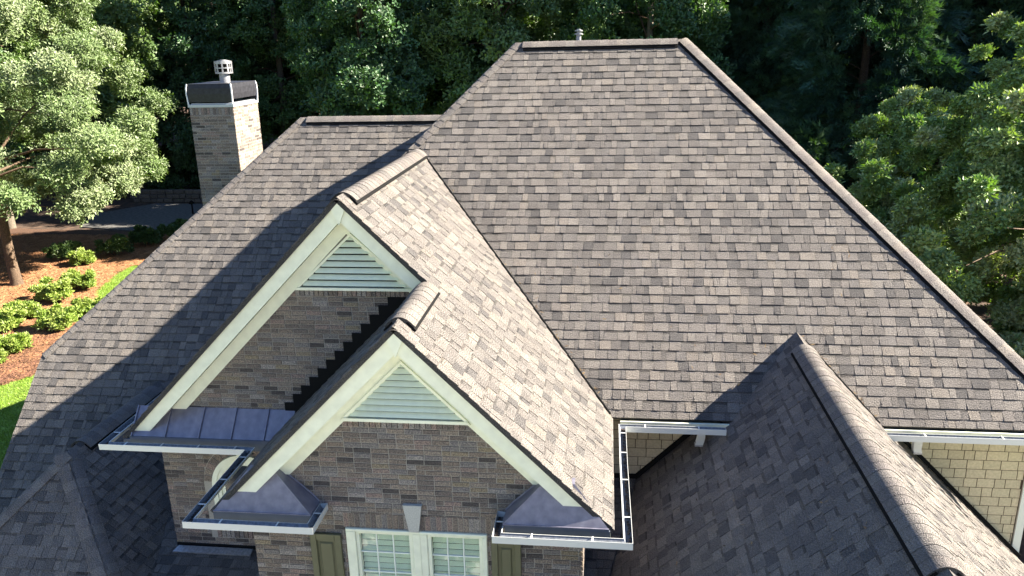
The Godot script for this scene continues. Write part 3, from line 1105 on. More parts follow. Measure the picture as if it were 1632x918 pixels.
func MB_panel() -> Mesh:
	var b := MB.new()
	b.span(P(FX + 1.84, -7.2, ZS - 0.1), P(7.13, -4.845, ZS + 0.0015))
	return b.mesh()


func build_windows() -> void:
	var z := ZB
	var y0 := -6.62
	var y1 := -5.0
	var node := Node3D.new()
	node.name = "twin_window"
	house.add_child(node)
	var fr := MB.new()
	fr.bevel_span(P(-1.205, y0, z - 0.08), P(-1.1, y1 - 0.035, z + 0.03), 0.006)
	fr.bevel_span(P(0.302, y0, z - 0.08), P(0.355, y1 - 0.035, z + 0.03), 0.006)
	fr.bevel_span(P(-0.468, y0, z - 0.08), P(-0.30, y1 - 0.035, z + 0.02), 0.008)
	fr.bevel_span(P(-1.205, y1 - 0.033, z - 0.08), P(0.355, y1, z + 0.032), 0.006)
	fr.bevel_span(P(-1.24, y0 - 0.06, z - 0.08), P(0.39, y0 - 0.002, z + 0.06), 0.006)
	fr.span(P(-0.388, y0, z + 0.0205), P(-0.378, y1 - 0.036, z + 0.026))
	part("window_frame", fr.mesh(), M.trim, node)
	var kb := MB.new()
	kb.prism([Vector2(-0.487, -4.995), Vector2(-0.381, -4.995), Vector2(-0.336, -4.668), Vector2(-0.54, -4.668)], Vector3(0, RIDGE, z + 0.002), Vector3.RIGHT, Vector3.UP, Vector3(0, 0, 0.045))
	part("keystone", kb.mesh(), M.cast_stone, house)
	var rail := -5.83
	for s in [[-1.098, -0.47], [-0.298, 0.3]]:
		var sash := Node3D.new()
		sash.name = "sash" if s[0] < -1.0 else "sash_001"
		node.add_child(sash)
		var a: float = s[0]
		var b: float = s[1]
		var bars := MB.new()
		bars.span(P(a, y0 + 0.002, z - 0.06), P(a + 0.035, y1 - 0.036, z + 0.004))
		bars.span(P(b - 0.035, y0 + 0.002, z - 0.06), P(b, y1 - 0.036, z + 0.004))
		bars.span(P(a + 0.036, y1 - 0.068, z - 0.06), P(b - 0.036, y1 - 0.037, z + 0.004))
		bars.span(P(a + 0.036, rail - 0.025, z - 0.06), P(b - 0.036, rail + 0.025, z + 0.004))
		bars.span(P(a + 0.036, y0 + 0.002, z - 0.06), P(b - 0.036, y0 + 0.06, z + 0.004))
		part("sash_frame", bars.mesh(), M.trim, sash)
		var w := (b - a - 0.07) / 3.0
		for k in 2:
			var m := MB.new()
			var mx := a + 0.035 + w * (k + 1)
			m.span(P(mx - 0.006, y0 + 0.06, z - 0.042), P(mx + 0.006, y1 - 0.069, z - 0.016))
			part("muntin", m.mesh(), M.muntin, sash)
		for ym in [-5.315, -5.57, -6.1, -6.35]:
			var m := MB.new()
			m.span(P(a + 0.036, ym - 0.006, z - 0.041), P(b - 0.036, ym + 0.006, z - 0.017))
			part("muntin", m.mesh(), M.muntin, sash)
		var pane := MB.new()
		pane.span(P(a + 0.03, y0 + 0.05, z - 0.034), P(b - 0.03, y1 - 0.06, z - 0.030))
		part("pane", pane.mesh(), M.glass, sash)
		var yy := y1 - 0.09
		while yy > y0 + 0.06:
			var sl := MB.new()
			sl.box(P((a + b) * 0.5, yy, z - 0.085), Vector3((b - a) * 0.5 - 0.037, 0, 0), Vector3(0, 0.025, -0.012), Vector3(0, 0.001, 0.002))
			part("blind_slat", sl.mesh(), M.blind, sash)
			yy -= 0.074
	# dark room behind the blinds
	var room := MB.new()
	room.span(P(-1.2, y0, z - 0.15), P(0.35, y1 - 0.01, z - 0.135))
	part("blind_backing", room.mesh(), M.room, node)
	# shutters
	for s in [[-1.612, -1.262, -5.075], [0.402, 0.722, -5.035]]:
		var sh := MB.new()
		var a := P(s[0], y0 - 0.05, z + 0.012)
		var b := P(s[1], s[2], z + 0.05)
		sh.bevel_span(a, Vector3(a.x + 0.07, b.y, b.z), 0.005)
		sh.bevel_span(Vector3(b.x - 0.07, a.y, a.z), b, 0.005)
		sh.bevel_span(Vector3(a.x + 0.071, b.y - 0.08, a.z), Vector3(b.x - 0.071, b.y, b.z - 0.001), 0.005)
		var shut := part("shutter", sh.mesh(), M.shutter, house)
		var pn := MB.new()
		pn.span(Vector3(a.x + 0.065, a.y, a.z - 0.001), Vector3(b.x - 0.065, b.y - 0.07, b.z - 0.028))
		pn.bevel_span(Vector3(a.x + 0.1, a.y + 0.05, b.z - 0.0281), Vector3(b.x - 0.1, b.y - 0.112, b.z - 0.012), 0.014)
		part("shutter_panel", pn.mesh(), M.shutter, shut)
	# round-headed window on the tall gable wall
	var ac := Vector2(-3.09, -5.5)
	var za := ZA
	var aw := Node3D.new()
	aw.name = "arched_window"
	house.add_child(aw)
	for ring in [[0.465, 0.40, 0.045], [0.40, 0.35, 0.03], [0.35, 0.30, 0.012]]:
		var mb := MB.new()
		var n := 20
		for i in n:
			var t0 := PI * i / n
			var t1 := PI * (i + 1) / n
			mb.prism([Vector2(cos(t0), sin(t0)) * ring[0], Vector2(cos(t1), sin(t1)) * ring[0], Vector2(cos(t1), sin(t1)) * ring[1], Vector2(cos(t0), sin(t0)) * ring[1]], Vector3(ac.x, ac.y + RIDGE, za - 0.02), Vector3.RIGHT, Vector3.UP, Vector3(0, 0, 0.02 + ring[2]))
		for s in [-1.0, 1.0]:
			var xs := [ac.x + s * ring[0], ac.x + s * ring[1]]
			mb.span(P(minf(xs[0], xs[1]), -6.15, za - 0.02), P(maxf(xs[0], xs[1]), ac.y, za + ring[2]))
		part("arched_frame", mb.mesh(), M.trim, aw)
	var sill := MB.new()
	sill.span(P(ac.x - 0.465, -6.155, za - 0.02), P(ac.x + 0.465, -6.10, za + 0.06))
	part("window_sill", sill.mesh(), M.trim, aw)
	var gl := MB.new()
	gl.span(P(ac.x - 0.31, -6.1, za + 0.002), P(ac.x + 0.31, ac.y, za + 0.006))
	var semi := []
	for i in 17:
		semi.append(Vector2(cos(PI * i / 16.0), sin(PI * i / 16.0)) * 0.31)
	gl.prism(semi, Vector3(ac.x, ac.y + RIDGE, za + 0.002), Vector3.RIGHT, Vector3.UP, Vector3(0, 0, 0.004))
	part("pane", gl.mesh(), M.dark_glass, aw)
	var ks := MB.new()
	ks.prism([Vector2(-0.055, 0.44), Vector2(0.055, 0.44), Vector2(0.085, 0.6), Vector2(-0.085, 0.6)], Vector3(ac.x, ac.y + RIDGE, za + 0.003), Vector3.RIGHT, Vector3.UP, Vector3(0, 0, 0.05))
	part("keystone", ks.mesh(), M.trim, house)
	# brick sill under it
	var w1 := house.get_node("gable_wall_001")
	upright_bricks(w1, ac.x - 0.5, ac.x + 0.5, -6.30, -6.16, za, 0.06, 0.03, 12)


func build_chimney() -> void:
	var x0 := -6.735
	var x1 := -5.82
	var zf := -1.2
	var zr := -2.36
	var top := -1.10
	var core := MB.new()
	core.span(P(x0, -RIDGE, zr), P(x1, top, zf))
	var ch := part("chimney", core.mesh(), M.mortar, house)
	brick_course_wall(ch, Vector3(0, RIDGE, zf), Vector3.RIGHT, Vector3.UP, [Vector2(x0, -3.6), Vector2(x1, -3.6), Vector2(x1, top - 0.15), Vector2(x0, top - 0.15)], [], 301)
	upright_bricks(ch, x0, x1, top - 0.146, top - 0.01, zf, 0.06, 0.007, 303)
	brick_course_wall(ch, Vector3(x1, RIDGE, 0), Vector3.FORWARD, Vector3.UP, [Vector2(-zf, -3.6), Vector2(-zr, -3.6), Vector2(-zr, top - 0.01), Vector2(-zf, top - 0.01)], [], 302)
	# galvanised pan, black shroud with pale corner posts
	var pan := MB.new()
	pan.span(P(x0 - 0.02, top, zr - 0.02), P(x1 + 0.02, top + 0.05, zf + 0.02))
	pan.span(P(x0 + 0.03, top + 0.0505, zr + 0.03), P(x1 - 0.03, top + 0.075, zf - 0.03))
	part("chimney_pan", pan.mesh(), M.pan, ch)
	var y0 := top + 0.12
	var y1 := top + 0.45
	for k in 4:
		var cx: float = x0 if k % 2 == 0 else x1
		var cz: float = zf if k < 2 else zr
		var sx := -1.0 if k % 2 == 0 else 1.0
		var sz := 1.0 if k < 2 else -1.0
		var post := MB.new()
		var path := [P(cx + sx * 0.005, top + 0.0505, cz + sz * 0.005), P(cx + sx * 0.016, y0 + 0.14, cz + sz * 0.016), P(cx + sx * 0.014, y1 - 0.08, cz + sz * 0.014), P(cx - sx * 0.0, y1, cz - sz * 0.0)]
		for i in 3:
			var a: Vector3 = path[i]
			var b: Vector3 = path[i + 1]
			post.box((a + b) * 0.5, Vector3(0.012, 0, 0), (b - a) * 0.5, Vector3(0, 0, 0.012))
		part("shroud_post", post.mesh(), M.pale_metal, ch)
	for face in 4:
		var pn := MB.new()
		var rows := [[y0 - 0.02, 0.0], [y0 + 0.14, 0.012], [y1 - 0.08, 0.010], [y1 - 0.005, -0.006]]
		for i in 3:
			var ya: float = rows[i][0]
			var oa: float = rows[i][1]
			var yb: float = rows[i + 1][0]
			var ob: float = rows[i + 1][1]
			var gap := 0.0
			if face == 0:
				pn.poly([P(x0 - oa + gap, ya, zf + oa), P(x1 + oa - gap, ya, zf + oa), P(x1 + ob - gap, yb, zf + ob), P(x0 - ob + gap, yb, zf + ob)], Vector3(0, 0.1, 1))
			elif face == 1:
				if i == 0:
					ya += 0.05
				pn.poly([P(x1 + oa, ya, zf + oa), P(x1 + oa, ya, zr - oa), P(x1 + ob, yb, zr - ob), P(x1 + ob, yb, zf + ob)], Vector3(1, 0.1, 0))
			elif face == 2:
				pn.poly([P(x0 - oa, ya, zr - oa), P(x1 + oa, ya, zr - oa), P(x1 + ob, yb, zr - ob), P(x0 - ob, yb, zr - ob)], Vector3(0, 0.1, -1))
			else:
				pn.poly([P(x0 - oa, ya, zf + oa), P(x0 - oa, ya, zr - oa), P(x0 - ob, yb, zr - ob), P(x0 - ob, yb, zf + ob)], Vector3(-1, 0.1, 0))
		part("shroud_panel", pn.mesh(), M.shroud, ch)
	var lid := MB.new()
	lid.span(P(x0 + 0.01, y1 - 0.012, zr + 0.01), P(x1 - 0.01, y1 + 0.004, zf - 0.01))
	part("shroud_lid", lid.mesh(), M.shroud, ch)
	var fx := (x0 + x1) * 0.5 + 0.13
	var fz := (zf + zr) * 0.5 + 0.1
	var flue := MB.new()
	flue.tube([P(fx, y1, fz), P(fx, y1 + 0.2, fz)], [0.105, 0.105], 20)
	part("flue_pipe", flue.mesh(), M.galvanised, ch)
	var capm := MB.new()
	var b0 := y1 + 0.18
	for ring in [[0.0, 0.03], [0.1, 0.02], [0.19, 0.05]]:
		capm.tube([P(fx, b0 + ring[0], fz), P(fx, b0 + ring[0] + ring[1], fz)], [0.175, 0.175], 20)
	capm.tube([P(fx, b0 + 0.24, fz), P(fx, b0 + 0.27, fz)], [0.175, 0.05], 20)
	for i in 10:
		var t := TAU * i / 10.0
		capm.box(P(fx + cos(t) * 0.166, b0 + 0.11, fz + sin(t) * 0.166), Vector3(cos(t), 0, sin(t)) * 0.008, Vector3(0, 0.11, 0), Vector3(-sin(t), 0, cos(t)) * 0.014)
	part("flue_cap", capm.mesh(), M.galvanised, ch)
	var inner := MB.new()
	inner.tube([P(fx, b0, fz), P(fx, b0 + 0.2, fz)], [0.12, 0.12], 16)
	part("flue_core", inner.mesh(), M.black, ch)


# ---------------------------------------------------------------- plants

func leaf_sprig(count: int, radius: float, leaf: float, width: float, seed_n: int, droop: float) -> ArrayMesh:
	# a tuft of separate leaves round the origin, y is outwards
	var r := RandomNumberGenerator.new()
	r.seed = seed_n
	var mb := MB.new()
	for i in count:
		var az := r.randf() * TAU
		var lean := r.randf_range(0.25, 1.25)
		var dir := Vector3(cos(az) * sin(lean), cos(lean) - droop * sin(lean), sin(az) * sin(lean)).normalized()
		var base := Vector3(r.randf_range(-1, 1), r.randf_range(-0.8, 0.5), r.randf_range(-1, 1)) * radius * 0.75
		var side := dir.cross(Vector3(r.randf_range(-0.5, 0.5), 1, r.randf_range(-0.5, 0.5))).normalized()
		var l := leaf * r.randf_range(0.7, 1.25)
		var w := width * r.randf_range(0.75, 1.2)
		var nrm := side.cross(dir).normalized()
		if nrm.y < 0.0:
			nrm = -nrm
		var tip := base + dir * l - nrm * l * 0.18
		var a := base + dir * l * 0.42 + side * w * 0.5 + nrm * w * 0.12
		var b := base + dir * l * 0.42 - side * w * 0.5 + nrm * w * 0.12
		var f := r.randf_range(0.78, 1.22)
		mb.col = Color(f, f * r.randf_range(0.96, 1.04), f * r.randf_range(0.8, 1.1))
		mb.poly([base, a, tip], nrm)
		mb.poly([base, tip, b], nrm)
	return mb.mesh()


func needle_sprig(seed_n: int) -> ArrayMesh:
	# a drooping spray of narrow needles
	var r := RandomNumberGenerator.new()
	r.seed = seed_n
	var mb := MB.new()
	for i in 46:
		var t := r.randf()
		var base := Vector3(r.randf_range(-0.12, 0.12), 0.1 - 0.25 * t * t, t * 0.55)
		var az := r.randf() * TAU
		var dir := Vector3(cos(az) * 0.75, sin(az) * 0.5 + 0.12, 0.75).normalized()
		var side := dir.cross(Vector3.UP).normalized() * 0.016
		var l := r.randf_range(0.14, 0.26)
		var f := r.randf_range(0.75, 1.25)
		mb.col = Color(f, f, f)
		mb.poly([base - side, base + side, base + dir * l], side.cross(dir) + Vector3(0, 0.001, 0))
	return mb.mesh()


func grow(rr: RandomNumberGenerator, clumps: Array, per: int, tints: Array, spread := 0.35, scale_lo := 0.75, scale_hi := 1.3) -> MultiMesh:
	# clumps: [centre, radius, outward direction]; sprigs sit on the outer shell of each clump
	var mm := MultiMesh.new()
	mm.transform_format = MultiMesh.TRANSFORM_3D
	mm.use_colors = true
	mm.instance_count = clumps.size() * per
	var k := 0
	for c in clumps:
		var centre: Vector3 = c[0]
		var rad: float = c[1]
		var outw: Vector3 = c[2]
		var base_tint: Color = tints[rr.randi() % tints.size()]
		for i in per:
			var d := Vector3(rr.randfn(), rr.randfn(), rr.randfn()).normalized()
			if d.dot(outw) < -0.25 and rr.randf() < 0.8:
				d = -d
			var q := rad * pow(rr.randf(), 0.45) * rr.randf_range(0.85, 1.12)
			var at := centre + Vector3(d.x, d.y * 0.62, d.z) * q
			var y := (d + outw * 0.7 + Vector3(0, 0.55, 0) + Vector3(rr.randfn(), rr.randfn(), rr.randfn()) * spread).normalized()
			var x := y.cross(Vector3(rr.randfn(), rr.randfn(), rr.randfn())).normalized()
			var s := rr.randf_range(scale_lo, scale_hi)
			mm.set_instance_transform(k, Transform3D(Basis(x * s, y * s, x.cross(y).normalized() * s), at))
			var f := rr.randf_range(0.8, 1.2)
			mm.set_instance_color(k, Color(base_tint.r * f, base_tint.g * f * rr.randf_range(0.94, 1.06), base_tint.b * f))
			k += 1
	return mm


func crown_node(mm: MultiMesh, m: Mesh, material: Material, parent: Node3D, called := "crown") -> MultiMeshInstance3D:
	mm.mesh = m
	var o := MultiMeshInstance3D.new()
	o.multimesh = mm
	o.material_override = material
	o.name = called
	parent.add_child(o, true)
	o.set_meta("kind", "stuff")
	return o


func limbs(rr: RandomNumberGenerator, trunk_top: Vector3, clumps: Array, count: int, thick: float) -> ArrayMesh:
	var mb := MB.new()
	for i in mini(count, clumps.size()):
		var c: Vector3 = clumps[(i * 7) % clumps.size()][0]
		var start := Vector3(0, lerpf(trunk_top.y * 0.55, trunk_top.y, rr.randf()), 0)
		start.x = trunk_top.x * start.y / trunk_top.y
		start.z = trunk_top.z * start.y / trunk_top.y
		if c.y < start.y:
			start.y = maxf(trunk_top.y * 0.35, c.y - 0.3)
		c = start.lerp(c, 0.78)
		var mid := start.lerp(c, 0.5) + Vector3(rr.randfn() * 0.2, 0.25, rr.randfn() * 0.2)
		mb.tube([start, mid, c], [thick, thick * 0.6, thick * 0.2], 5, false)
	return mb.mesh()


func broad_clumps(rr: RandomNumberGenerator, count: int, height: float, low: float, radius: float, clump_lo: float, clump_hi: float, power := 1.0) -> Array:
	# spread over the outside of an egg-shaped crown, with a few inside
	var out := []
	for i in count:
		var f := (i + rr.randf()) / count
		var y := lerpf(low, height, f)
		var prof := pow(sin(PI * clampf(0.12 + 0.88 * f, 0.0, 1.0)), 0.7) * power
		prof *= lerpf(1.0, 0.75, f)
		var az := i * 2.39996 + rr.randfn() * 0.5
		var q := radius * prof * (rr.randf_range(0.72, 1.05) if rr.randf() < 0.8 else rr.randf_range(0.2, 0.7))
		var c := Vector3(cos(az) * q, y, sin(az) * q)
		var o := Vector3(cos(az), 0.35 + 0.5 * f, sin(az)).normalized()
		out.append([c, rr.randf_range(clump_lo, clump_hi), o])
	return out


func ground_height(x: float, z: float) -> float:
	var back := clampf((-30.0 - z) / 60.0, 0.0, 1.6)
	var h := back * back * 9.0
	return h + sin(x * 0.11) * 0.3 * clampf(-z / 30.0 - 0.9, 0.0, 1.0)


func build_ground() -> void:
	var st := SurfaceTool.new()
	st.begin(Mesh.PRIMITIVE_TRIANGLES)
	var xs := []
	var zs := []
	for i in 41:
		var t := (i - 20) / 20.0
		xs.append(signf(t) * pow(absf(t), 1.7) * 600.0)
		zs.append(signf(t) * pow(absf(t), 1.7) * 600.0 - 20.0)
	for i in 40:
		for j in 40:
			var q := [Vector2(xs[i], zs[j]), Vector2(xs[i + 1], zs[j]), Vector2(xs[i + 1], zs[j + 1]), Vector2(xs[i], zs[j + 1])]
			for k in [0, 1, 2, 0, 2, 3]:
				st.set_smooth_group(0)
				st.add_vertex(Vector3(q[k].x, ground_height(q[k].x, q[k].y), q[k].y))
	st.index()
	st.generate_normals()
	structure("forest_floor", st.commit(), M.floor, "brown leaf littered ground rising into the wood")
	var lawn := MB.new()
	var edge := [Vector2(-15.4, -4.6), Vector2(-14.85, -5.5), Vector2(-15.3, -8.0), Vector2(-16.2, -10.9), Vector2(-17.3, -11.9), Vector2(-18.15, -13.2), Vector2(-18.8, -15.5), Vector2(-18.9, -17.0), Vector2(-16.5, -17.8), Vector2(-10.0, -17.5), Vector2(7.0, -12.0), Vector2(8.0, 4.0), Vector2(60, 14), Vector2(60, 60), Vector2(-60, 60), Vector2(-60, 6), Vector2(-24.0, 0.4), Vector2(-19.0, -2.4)]
	lawn.prism(edge, Vector3(0, 0.004, 0), Vector3.RIGHT, Vector3.BACK, Vector3(0, 0.016, 0))
	structure("lawn", lawn.mesh(), M.lawn, "bright mown lawn beside the left end of the house")
	var bed := MB.new()
	var bed_edge := [Vector2(-15.41, -4.62), Vector2(-14.86, -5.5), Vector2(-15.31, -8.0), Vector2(-16.21, -10.9), Vector2(-17.31, -11.9), Vector2(-18.16, -13.2), Vector2(-18.81, -15.5), Vector2(-18.91, -17.0), Vector2(-16.5, -17.82), Vector2(-12.0, -18.2), Vector2(-12.0, -22.0), Vector2(-30.0, -24.0), Vector2(-44.0, -18.0), Vector2(-40.0, 1.0), Vector2(-24.0, 0.38), Vector2(-19.0, -2.42)]
	bed.prism(bed_edge, Vector3(0, 0.003, 0), Vector3.RIGHT, Vector3.BACK, Vector3(0, 0.035, 0))
	structure("mulch_bed", bed.mesh(), M.mulch, "orange brown pine straw bed left of the house")
	var pat := MB.new()
	pat.prism([Vector2(-26.2, -24.3), Vector2(-17.5, -22.2), Vector2(-14.0, -30.0), Vector2(-25.6, -30.6), Vector2(-27.6, -27.5)], Vector3(0, 0.002, 0), Vector3.RIGHT, Vector3.BACK, Vector3(0, 0.06, 0))
	structure("patio", pat.mesh(), M.patio, "grey patio in the shade behind the big tree")
	var bounce_mesh := MB.new()  # unseen slab added to bounce sunlight onto the shaded front walls
	bounce_mesh.prism([Vector2(-9.0, 8.6), Vector2(14.0, 8.0), Vector2(20.0, 30.0), Vector2(6.0, 46.0), Vector2(-16.0, 40.0)], Vector3(0, 0.006, 0), Vector3.RIGHT, Vector3.BACK, Vector3(0, 0.04, 0))
	structure("bounce_slab", bounce_mesh.mesh(), M.bounce_concrete, "unseen pale slab added in front of the house to bounce sunlight onto it")
	# loose straw on the bed
	var r := RandomNumberGenerator.new()
	r.seed = 404
	var sm := MB.new()
	for i in 5:
		var a := r.randf() * TAU
		var d := Vector3(cos(a), 0.15 * r.randfn(), sin(a)) * 0.09
		sm.box(Vector3(r.randfn(), 0, r.randfn()) * 0.05, d, Vector3(-d.z, 0, d.x) * 0.07, Vector3.UP * 0.004)
	var mm := MultiMesh.new()
	mm.transform_format = MultiMesh.TRANSFORM_3D
	mm.use_colors = true
	mm.instance_count = 42000
	mm.mesh = sm.mesh()
	var shape := PackedVector2Array(bed_edge)
	var k := 0
	while k < 42000:
		var p := Vector2(r.randf_range(-30, -12), r.randf_range(-22.5, 0))
		if not Geometry2D.is_point_in_polygon(p, shape):
			continue
		mm.set_instance_transform(k, Transform3D(Basis(Vector3.UP, r.randf() * TAU).scaled(Vector3.ONE * r.randf_range(0.6, 1.3)), Vector3(p.x, 0.042 + r.randf() * 0.03, p.y)))
		# straw is fresher and paler towards the tree, darker bark at the house end
		var old := clampf((p.y + 10.0) / 5.0 + r.randfn() * 0.35, 0.0, 1.0)
		var c := Color(0.33, 0.165, 0.075).lerp(Color(0.13, 0.06, 0.035), old) * r.randf_range(0.55, 1.3)
		mm.set_instance_color(k, c)
		k += 1
	var straw := MultiMeshInstance3D.new()
	straw.multimesh = mm
	straw.material_override = M.plain_vertex
	straw.name = "pine_straw"
	add_child(straw, true)
	tag(straw, "loose pine straw and bark scattered over the planting bed", "mulch", "", "stuff")
	# grass blades on the part of the lawn in view
	var gm := MB.new()
	for i in 9:
		var b := Vector3(r.randfn() * 0.05, 0, r.randfn() * 0.05)
		var a := r.randf() * TAU
		var s := Vector3(cos(a), 0, sin(a)) * 0.007
		var tip := b + Vector3(r.randfn() * 0.02, r.randf_range(0.03, 0.06), r.randfn() * 0.02)
		var f := r.randf_range(0.8, 1.2)
		gm.col = Color(f, f, f)
		gm.poly([b - s, b + s, tip], Vector3(-s.z, 0.004, s.x))
	var g := MultiMesh.new()
	g.transform_format = MultiMesh.TRANSFORM_3D
	g.use_colors = true
	g.instance_count = 60000
	g.mesh = gm.mesh()
	var lawn_shape := PackedVector2Array(edge)
	k = 0
	while k < 60000:
		var p := Vector2(r.randf_range(-24, -8.5), r.randf_range(-17.5, 4.0))
		if not Geometry2D.is_point_in_polygon(p, lawn_shape):
			continue
		g.set_instance_transform(k, Transform3D(Basis(Vector3.UP, r.randf() * TAU).scaled(Vector3.ONE * r.randf_range(0.7, 1.3)), Vector3(p.x, 0.018, p.y)))
		var f := r.randf_range(0.7, 1.25)
		g.set_instance_color(k, Color(0.21 * f, 0.325 * f * r.randf_range(0.93, 1.05), 0.04 * f))
		k += 1
	var grass := MultiMeshInstance3D.new()
	grass.multimesh = g
	grass.material_override = M.leaf
	grass.name = "grass"
	add_child(grass, true)
	tag(grass, "short green grass blades of the side lawn", "grass", "", "stuff")
	# low stone wall behind the patio
	var wl := thing("stone_wall", "low dry stone wall in the shade along the back of the patio", "wall", Vector3(-20, 0, -31.2))
	var wr := RandomNumberGenerator.new()
	wr.seed = 12
	for row in 3:
		var x := -7.6 + wr.randf() * 0.3
		while x < 6.0:
			var w := wr.randf_range(0.35, 0.75)
			var mb := MB.new(Color(1, 1, 1) * wr.randf_range(0.75, 1.2))
			mb.bevel_span(Vector3(x, row * 0.26, -0.25), Vector3(x + w - 0.02, row * 0.26 + 0.245, 0.05 + wr.randf() * 0.06 - row * 0.03), 0.03)
			part("stone", mb.mesh(), M.stone, wl)
			x += w
	# small black bollard light by the patio
	var bl := thing("path_light", "small black path light at the edge of the shaded patio", "path light", Vector3(-21.6, 0.05, -27.6))
	var post := MB.new()
	post.tube([Vector3(0, 0, 0), Vector3(0, 0.62, 0)], [0.05, 0.04], 8)
	part("post", post.mesh(), M.black, bl)
	var hat := MB.new()
	hat.tube([Vector3(0, 0.6, 0), Vector3(0, 0.66, 0), Vector3(0, 0.78, 0)], [0.16, 0.14, 0.03], 12)
	part("lamp_shade", hat.mesh(), M.black, bl)


func build_plants() -> void:
	var r := RandomNumberGenerator.new()
	# the big sunlit tree at the left
	r.seed = 900
	var sprig := leaf_sprig(15, 0.2, 0.135, 0.05, 1, 0.35)
	var t := thing("broadleaf_tree", "big sunlit pale green tree left of the brick chimney, brown trunk in the straw bed", "tree", Vector3(-22.05, 0, -14.0))
	var cl := []
	for i in 190:
		var f := (i + r.randf()) / 190.0
		var y := lerpf(3.6, 15.0, f)
		var prof := 1.0
		if f < 0.25:
			prof = lerpf(0.72, 1.0, f / 0.25)
		else:
			prof = lerpf(1.0, 0.32, (f - 0.25) / 0.75)
		var az := i * 2.39996 + r.randfn() * 0.4
		var q := 6.25 * prof * (r.randf_range(0.78, 1.06) if r.randf() < 0.78 else r.randf_range(0.25, 0.75))
		cl.append([Vector3(cos(az) * q, y - 0.25 * q * 0.3, sin(az) * q), r.randf_range(0.6, 1.15), Vector3(cos(az), 0.25, sin(az)).normalized()])
	crown_node(grow(r, cl, 155, [Color(0.175, 0.24, 0.105), Color(0.14, 0.2, 0.08), Color(0.215, 0.27, 0.145), Color(0.155, 0.225, 0.09)]), sprig, M.leaf, t)
	var tb := MB.new()
	tb.tube([Vector3(0, -0.1, 0), Vector3(0.02, 0.25, 0), Vector3(0.02, 1.2, 0.05), Vector3(0.0, 2.8, 0), Vector3(0.05, 4.5, 0.1), Vector3(0.05, 8.0, 0), Vector3(0, 12.5, 0)], [0.34, 0.225, 0.19, 0.175, 0.16, 0.12, 0.04], 12)
	part("trunk", tb.mesh(), M.bark, t)
	part("limb", limbs(r, Vector3(0, 8.0, 0), cl, 14, 0.06), M.bark, t)

	# shrubs in the bed
	var bush_leaf := leaf_sprig(14, 0.11, 0.1, 0.05, 5, 0.0)
	var spots := [[-18.9, -13.4, 0.95, "round lime green shrub nearest the lawn strip, beyond the long shrub"], [-18.9, -12.0, 1.05, "wide lime green shrub left of the shrub by the lawn strip"], [-18.7, -10.0, 0.8, "small lime green shrub in the middle of the straw bed"], [-18.7, -8.9, 0.95, "lime green shrub at the left edge of the photo, middle row"], [-16.7, -9.1, 1.0, "long lime green shrub close to the roof edge"], [-16.6, -10.4, 0.85, "lime green shrub just behind the long shrub by the roof edge"], [-16.9, -7.1, 0.75, "pale green shrub in front of the long shrub, near the dark bark"], [-16.9, -6.0, 0.7, "lime green shrub lowest at the left edge of the photo"], [-21.2, -17.0, 0.75, "upright green shrub at the edge of the shade right of the tree trunk"]]
	for s in spots:
		r.seed = int(absf(s[0] * 131.0 + s[1] * 71.0))
		var b := thing("shrub", s[3], "shrub", Vector3(s[0], 0.03, s[1]), "lime green shrubs in the straw bed")
		bush(r, b, s[2] * 0.6, bush_leaf, [Color(0.21, 0.29, 0.05), Color(0.25, 0.32, 0.075), Color(0.18, 0.26, 0.045)])
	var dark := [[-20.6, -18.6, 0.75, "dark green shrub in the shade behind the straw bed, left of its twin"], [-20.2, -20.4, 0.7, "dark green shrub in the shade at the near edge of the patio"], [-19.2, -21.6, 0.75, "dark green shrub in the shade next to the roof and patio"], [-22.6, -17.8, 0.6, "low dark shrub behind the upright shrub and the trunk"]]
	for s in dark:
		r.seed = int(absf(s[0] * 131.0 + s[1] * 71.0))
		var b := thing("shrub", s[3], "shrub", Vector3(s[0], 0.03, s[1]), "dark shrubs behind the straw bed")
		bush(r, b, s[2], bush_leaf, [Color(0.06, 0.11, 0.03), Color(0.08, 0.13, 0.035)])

	# sunlit trees right of the house
	var right_leaf := leaf_sprig(13, 0.17, 0.105, 0.062, 9, 0.1)
	var rights := [[12.0, -5.0, 3.9, 7.5, "bushy green tree right of the long roof hip, tips lit by the sun", 311], [15.0, -9.0, 4.4, 10.3, "tall sunlit yellow green tree at the upper right edge of the photo", 312], [12.8, -1.4, 3.4, 5.6, "low green tree beside the lower right end of the roof hip", 313], [12.2, -13.0, 3.2, 6.2, "green tree with light tips between the dark conifer and the roof hip", 314], [16.2, -4.8, 3.0, 5.0, "low spreading green tree at the right edge of the photo below the yellow green one", 315], [18.5, -14.5, 4.2, 11.0, "tall green tree behind the yellow green one in the upper right corner", 316]]
	for q in rights:
		r.seed = q[5]
		var rt := thing("broadleaf_tree", q[4], "tree", Vector3(q[0], 0, q[1]))
		var rc := broad_clumps(r, 125, q[3], 1.4, q[2], 0.3, 0.62)
		for i in 80:   # leading shoots that stand out of the crown
			var c0: Array = rc[45 + r.randi() % 78]
			var o: Vector3 = c0[2]
			rc.append([c0[0] + o * r.randf_range(0.6, 1.1) + Vector3(0, 0.35, 0), 0.28, o])
		crown_node(grow(r, rc, 66, [Color(0.24, 0.34, 0.11), Color(0.3, 0.39, 0.14), Color(0.19, 0.29, 0.09), Color(0.4, 0.45, 0.21)]), right_leaf, M.leaf, rt)
		var tr := MB.new()
		tr.tube([Vector3(0, -0.1, 0), Vector3(0.1, q[3] * 0.3, 0), Vector3(0, q[3] * 0.85, 0.1)], [0.2, 0.15, 0.04], 8)
		part("trunk", tr.mesh(), M.bark, rt)
		part("limb", limbs(r, Vector3(0, q[3] * 0.8, 0), rc, 12, 0.035), M.bark, rt)

